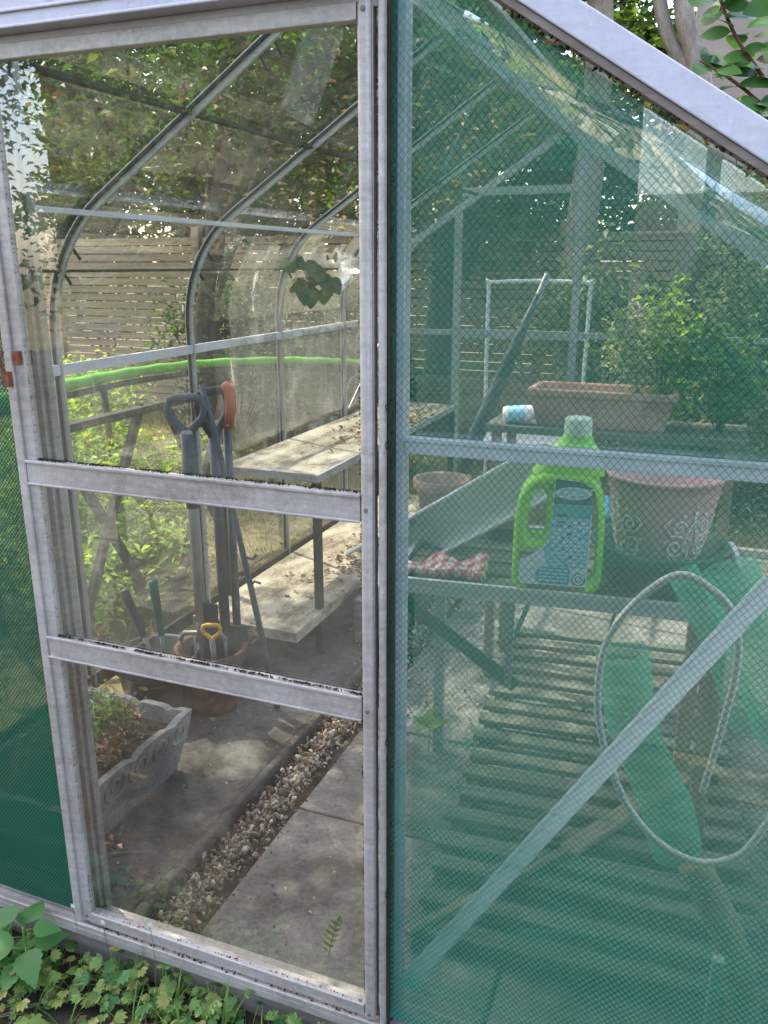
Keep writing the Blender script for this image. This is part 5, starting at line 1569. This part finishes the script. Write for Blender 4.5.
q.build('stems', mottled('red_stem', [(.3, (.10, .035, .03)), (.7, (.22, .08, .06))], 9, .6), bs_, smooth=True)
ql.build('leaves', M['leaf_near'], bs_, smooth=True)

# ------------------------------------------------------------------ behind the photographer (reflected in glass)
hs_ = tag(empty('tall_house', (-5.95, -10.5, -.1)), 'tall dark house behind the viewer, reflected in the glass', 'house')
q = MB(); q.box(-4.5, 4.2, -6, 0, 0, 5.4); q.build('wall', M['dark_wall'], hs_)
q = MB(); q.add([(-4.8, .3, 5.402), (4.5, .3, 5.402), (4.5, -6.3, 5.402), (-4.8, -6.3, 5.402), (-4.8, -3, 8), (4.5, -3, 8)], [(0, 1, 5, 4), (2, 3, 4, 5), (1, 2, 5), (3, 0, 4), (3, 2, 1, 0)]); q.build('roof', M['roof_tile'], hs_)
q = MB(); q.box(-3.9, -3.0, -.02, .03, 0, 2.0); q.build('door', M['wood_dark'], hs_, bevel=.01)
hb = tag(empty('bungalow', (6, -19, -.1)), 'low bungalow with brown roof further behind the viewer', 'house')
q = MB(); q.box(-8, 9, -5, 0, 0, 2.2); q.build('wall', M['render_wall'], hb)
q = MB(); q.add([(-8.4, .4, 2.202), (9.4, .4, 2.202), (9.4, -5.4, 2.502), (-8.4, -5.4, 2.202), (-8.4, -2.5, 3.2), (9.4, -2.5, 3.2)], [(0, 1, 5, 4), (2, 3, 4, 5), (1, 2, 5), (3, 0, 4), (3, 2, 1, 0)]); q.build('roof', M['roof_tile'], hb)
q = MB(); q.box(-2.2, -1.5, -2.8, -2.2, 2.9, 3.9); q.build('chimney', M['brick'], hb)
foliage_thing('silhouette_bush', 'round dark bush added behind the viewer as their reflected silhouette', 'bush', (-.02, -4.6, -.1), 70, (.42, .42, .93), .16, 140, .04, .08, 'leaf_black', 201, stems=16)  # bush added to stand in for the viewer's dark reflected silhouette
tree('broadleaf_tree', 'garden tree standing behind the viewer to the left', (-4.4, -5.4, -.1), 5, .16, (0, 0, 2.9), (3.0, 1.3, 2.1), 120, 110, .36, .06, .12, 'leaf_mid', 211)
q = MB()
pgo = tag(empty('pergola', (0.1, -6.6, -.1)), 'simple timber pergola of two posts and a beam behind the viewer', 'pergola')
for x in (-.28, .34):
    q = MB(); q.box(x - .06, x + .06, -.06, .06, 0, 2.9); q.build('post', M['wood_dark'], pgo, bevel=.005)
q = MB(); q.box(-.6, .7, -.05, .05, 2.902, 3.05); q.build('beam', M['wood_dark'], pgo, bevel=.005)

# ------------------------------------------------------------------ foreground weeds
rr = random.Random(21)
def ground_z(x, y): return -.094 + .03 * max(0, y + .4) + .004
# nettle like big leaved weed
def big_weed(loc, h, nleaf, L, label, mat='leaf_nettle', seed=1, lobes=0.09):
    r_ = random.Random(seed)
    root = tag(empty('leafy_weed', loc), label, 'weed', None)
    q = MB(); ql = MB()
    P = smooth_path([(0, 0, 0), (r_.uniform(-.01, .01), r_.uniform(-.01, .01), h * .5), (r_.uniform(-.02, .02), r_.uniform(-.02, .02), h)], 5)
    q.tube(P, .0028, 6)
    for i in range(nleaf):
        p_ = P[min(len(P) - 1, int(len(P) * (.35 + .65 * i / nleaf)))]
        a = i * 2.4 + r_.uniform(-.3, .3)
        dv = Vector((math.cos(a), math.sin(a), r_.uniform(0.05, .5)))
        l = L * r_.uniform(.7, 1.15)
        st0 = p_ + dv.normalized() * l * .35
        q.tube([p_, st0], .0012, 5)
        big_leaf(ql, st0, dv + Vector((0, 0, -.25)), l, l * .72, (0, -.35, 1), r_.uniform(.1, .35), 14, lobes, .14, 1.8, 0.95)
    q.build('stem', M['leaf_weed'], root, smooth=True); ql.build('leaves', M[mat], root, smooth=True)
    return root
big_weed((-1.28, -.13, -.09), .15, 10, .078, 'broad leaved bright weed at the lower left by the sill', seed=3)
big_weed((-1.37, -.20, -.09), .11, 6, .070, 'broad leaved weed at the far lower left corner', seed=5)
big_weed((-1.17, -.27, -.09), .05, 4, .055, 'low broad leaved weed at the bottom edge of the picture', seed=8, mat='leaf_weed')
# small lobed ground cover
def lobed(ql, c, dv, s_, nrm):
    for k, a in enumerate((-1.0, -.45, 0, .45, 1.0)):
        d_ = Matrix.Rotation(a, 3, Vector(nrm).normalized()) @ Vector(dv)
        big_leaf(ql, c, d_, s_ * (1 - .18 * abs(a)), s_ * .42, nrm, .2, 4, 0, .12, 1.2)
n_plants = 0
for k in range(95):
    t = rr.random()
    x = -1.52 + 1.06 * t
    y = -.055 - abs(rr.gauss(0, .06)) - .10 * max(0, .4 - t)
    if y < -.34: continue
    dens = 1.0
    root = tag(empty('creeping_weed', (x, y, ground_z(x, y))), 'small creeping weed with lobed leaves on the soil by the sill', 'weed', 'creeping weeds along the sill')
    q = MB(); ql = MB()
    for i in range(rr.randint(3, 7)):
        a = rr.uniform(0, 2 * PI); h = rr.uniform(.010, .055) * (1.7 if rr.random() < .25 else 1); rad_ = rr.uniform(.012, .075)
        e = Vector((math.cos(a) * rad_, math.sin(a) * rad_ * .8, h))
        q.tube([(0, 0, -.006), e * .5 + Vector((0, 0, .006)), e], .0008, 4)
        lobed(ql, e, Vector((math.cos(a), math.sin(a), .15)), rr.uniform(.014, .029), (rr.uniform(-.3, .3), -.45, 1))
    q.build('stems', M['leaf_weed'], root); ql.build('leaves', M[rr.choice(['leaf_weed', 'leaf_weed', 'leaf_weed2', 'leaf_nettle'])], root, smooth=True)
# grass tufts
for k, (x, y, h) in enumerate(((-1.045, -.06, .17), (-.93, -.10, .10), (-.80, -.11, .12), (-1.12, -.20, .09), (-.72, -.10, .10), (-1.40, -.10, .10), (-.98, -.17, .12), (-.86, -.16, .10))):
    q = MB()
    for i in range(7 if k else 3):
        a = rr.uniform(0, 2 * PI); l = h * rr.uniform(.6, 1.1); s_ = .012 if k == 0 else .06
        b0 = Vector((x + rr.uniform(-.01, .01), y + rr.uniform(-.01, .01), ground_z(x, y) - .005))
        tip = b0 + Vector((math.cos(a) * s_, math.sin(a) * s_, l)); md = b0.lerp(tip, .55) + Vector((0, 0, l * .12))
        wv = Vector((-math.sin(a), math.cos(a), 0)) * .0018
        q.add([b0 - wv, b0 + wv, md - wv * .9, md + wv * .9, tip], [(0, 1, 3, 2), (2, 3, 4)])
    tag(q.build('grass_tuft', M['leaf_weed']), ('tall thin grass stem standing against the lower door pane', 'grass tuft against the sill under the door')[k > 0], 'grass tuft', None if k == 0 else 'grass tufts along the sill')
# twigs and clods on soil
q = MB()
for _ in range(46):
    x, y = rr.uniform(-1.55, -.55), rr.uniform(-.38, -.05); a = rr.uniform(0, PI); l = rr.uniform(.03, .12); z = ground_z(x, y) + .008
    q.tube([(x, y, z), (x + math.cos(a) * l * .5, y + math.sin(a) * l * .5, z + rr.uniform(0, .012)), (x + math.cos(a) * l, y + math.sin(a) * l, z)], rr.uniform(.0008, .0026), 5)
tag(q.build('twigs', M['wood_grey']), 'scattered dead twigs on the dark soil by the sill', 'twigs', kind='stuff')
q = MB()
for _ in range(700):
    x, y = rr.uniform(-1.7, -.3), rr.uniform(-.45, -.03)
    q.ico((x, y, ground_z(x, y)), rr.uniform(.002, .008), (1, 1, .7), .3)
tag(q.build('soil_crumbs', M['soil']), 'dark crumbs of soil along the sill', 'soil', kind='stuff')
litter(60, -1.6, -.5, -.4, -.05, -.08, 'leaf_litter', 'dry leaves on the soil in front of the door', seed=23, L0=.015, L1=.035)
# tiny white flowers
for k, (x, y, z) in enumerate(((-1.135, -.045, .055), (-1.0, -.052, .10), (-1.20, -.06, .09))):
    root = tag(empty('white_flower', (x, y, ground_z(x, y))), ('tiny white flower by the foot of the door stile', 'tiny white flower against the lower pane', 'tiny white flower above the broad leaved weed')[k], 'flower')
    q = MB(); q.tube([(0, 0, 0), (.004, 0, z * .6), (0, -.002, z - ground_z(x, y))], .0007, 4); q.build('stem', M['leaf_weed'], root)
    q = MB()
    for i in range(5):
        a = i * 2 * PI / 5; big_leaf(q, (0, -.002, z - ground_z(x, y)), (math.cos(a), -.1, math.sin(a)), .008, .005, (0, -1, 0), .1, 4)
    q.build('petals', M['pattern_white'], root)

# ------------------------------------------------------------------ light
SUN_EL = R(56)
SUN_AZ_DIR = Vector((-0.85, 0.36, 0)).normalized()      # horizontal direction towards the sun
sun_dir = Vector((SUN_AZ_DIR.x * math.cos(SUN_EL), SUN_AZ_DIR.y * math.cos(SUN_EL), math.sin(SUN_EL)))
ld = bpy.data.lights.new('sun', 'SUN'); ld.energy = 9.0; ld.angle = R(0.5); ld.color = (1.0, 0.92, 0.78)
lo_ = bpy.data.objects.new('sun', ld); col.objects.link(lo_)
lo_.rotation_euler = (-sun_dir).to_track_quat('-Z', 'Y').to_euler()
w = bpy.data.worlds.new('World'); scene.world = w; w.use_nodes = True
nt = w.node_tree
bg = nt.nodes.get('Background') or nt.nodes.new('ShaderNodeBackground')
sky = nt.nodes.new('ShaderNodeTexSky'); sky.sky_type = 'NISHITA'; sky.sun_disc = False
sky.sun_elevation = SUN_EL
sky.sun_rotation = math.atan2(sun_dir.x, sun_dir.y)
sky.altitude = 50; sky.air_density = 1.0; sky.dust_density = 2.0; sky.ozone_density = 1.0
wb = nt.nodes.new('ShaderNodeMix'); wb.data_type = 'RGBA'; wb.blend_type = 'MULTIPLY'; wb.inputs[0].default_value = 1.0
wb.inputs[7].default_value = (1.13, 1.0, 0.90, 1)
nt.links.new(sky.outputs[0], wb.inputs[6]); nt.links.new(wb.outputs[2], bg.inputs[0]); bg.inputs[1].default_value = 0.88

# ------------------------------------------------------------------ camera
cam = bpy.data.cameras.new('camera'); co = bpy.data.objects.new('camera', cam); col.objects.link(co)
cam.sensor_fit = 'VERTICAL'; cam.sensor_height = 36; cam.lens = 838 / 1024 * 36
cam.clip_start = 0.02; cam.clip_end = 500
co.location = (0, -1.238, 1.45)
pitch, yaw = R(16.4), R(21.4)
fwd = Vector((-math.sin(yaw) * math.cos(pitch), math.cos(yaw) * math.cos(pitch), -math.sin(pitch)))
co.rotation_euler = fwd.to_track_quat('-Z', 'Y').to_euler()
scene.camera = co

scene.render.engine = 'CYCLES'
cy_ = scene.cycles
cy_.transparent_max_bounces = 40
cy_.max_bounces = 10; cy_.diffuse_bounces = 4; cy_.glossy_bounces = 4; cy_.transmission_bounces = 6
cy_.sample_clamp_indirect = 6
cy_.use_denoising = True
cy_.caustics_reflective = False; cy_.caustics_refractive = False
scene.view_settings.view_transform = 'Standard'; scene.view_settings.look = 'None'; scene.view_settings.exposure = 0; scene.view_settings.gamma = 1
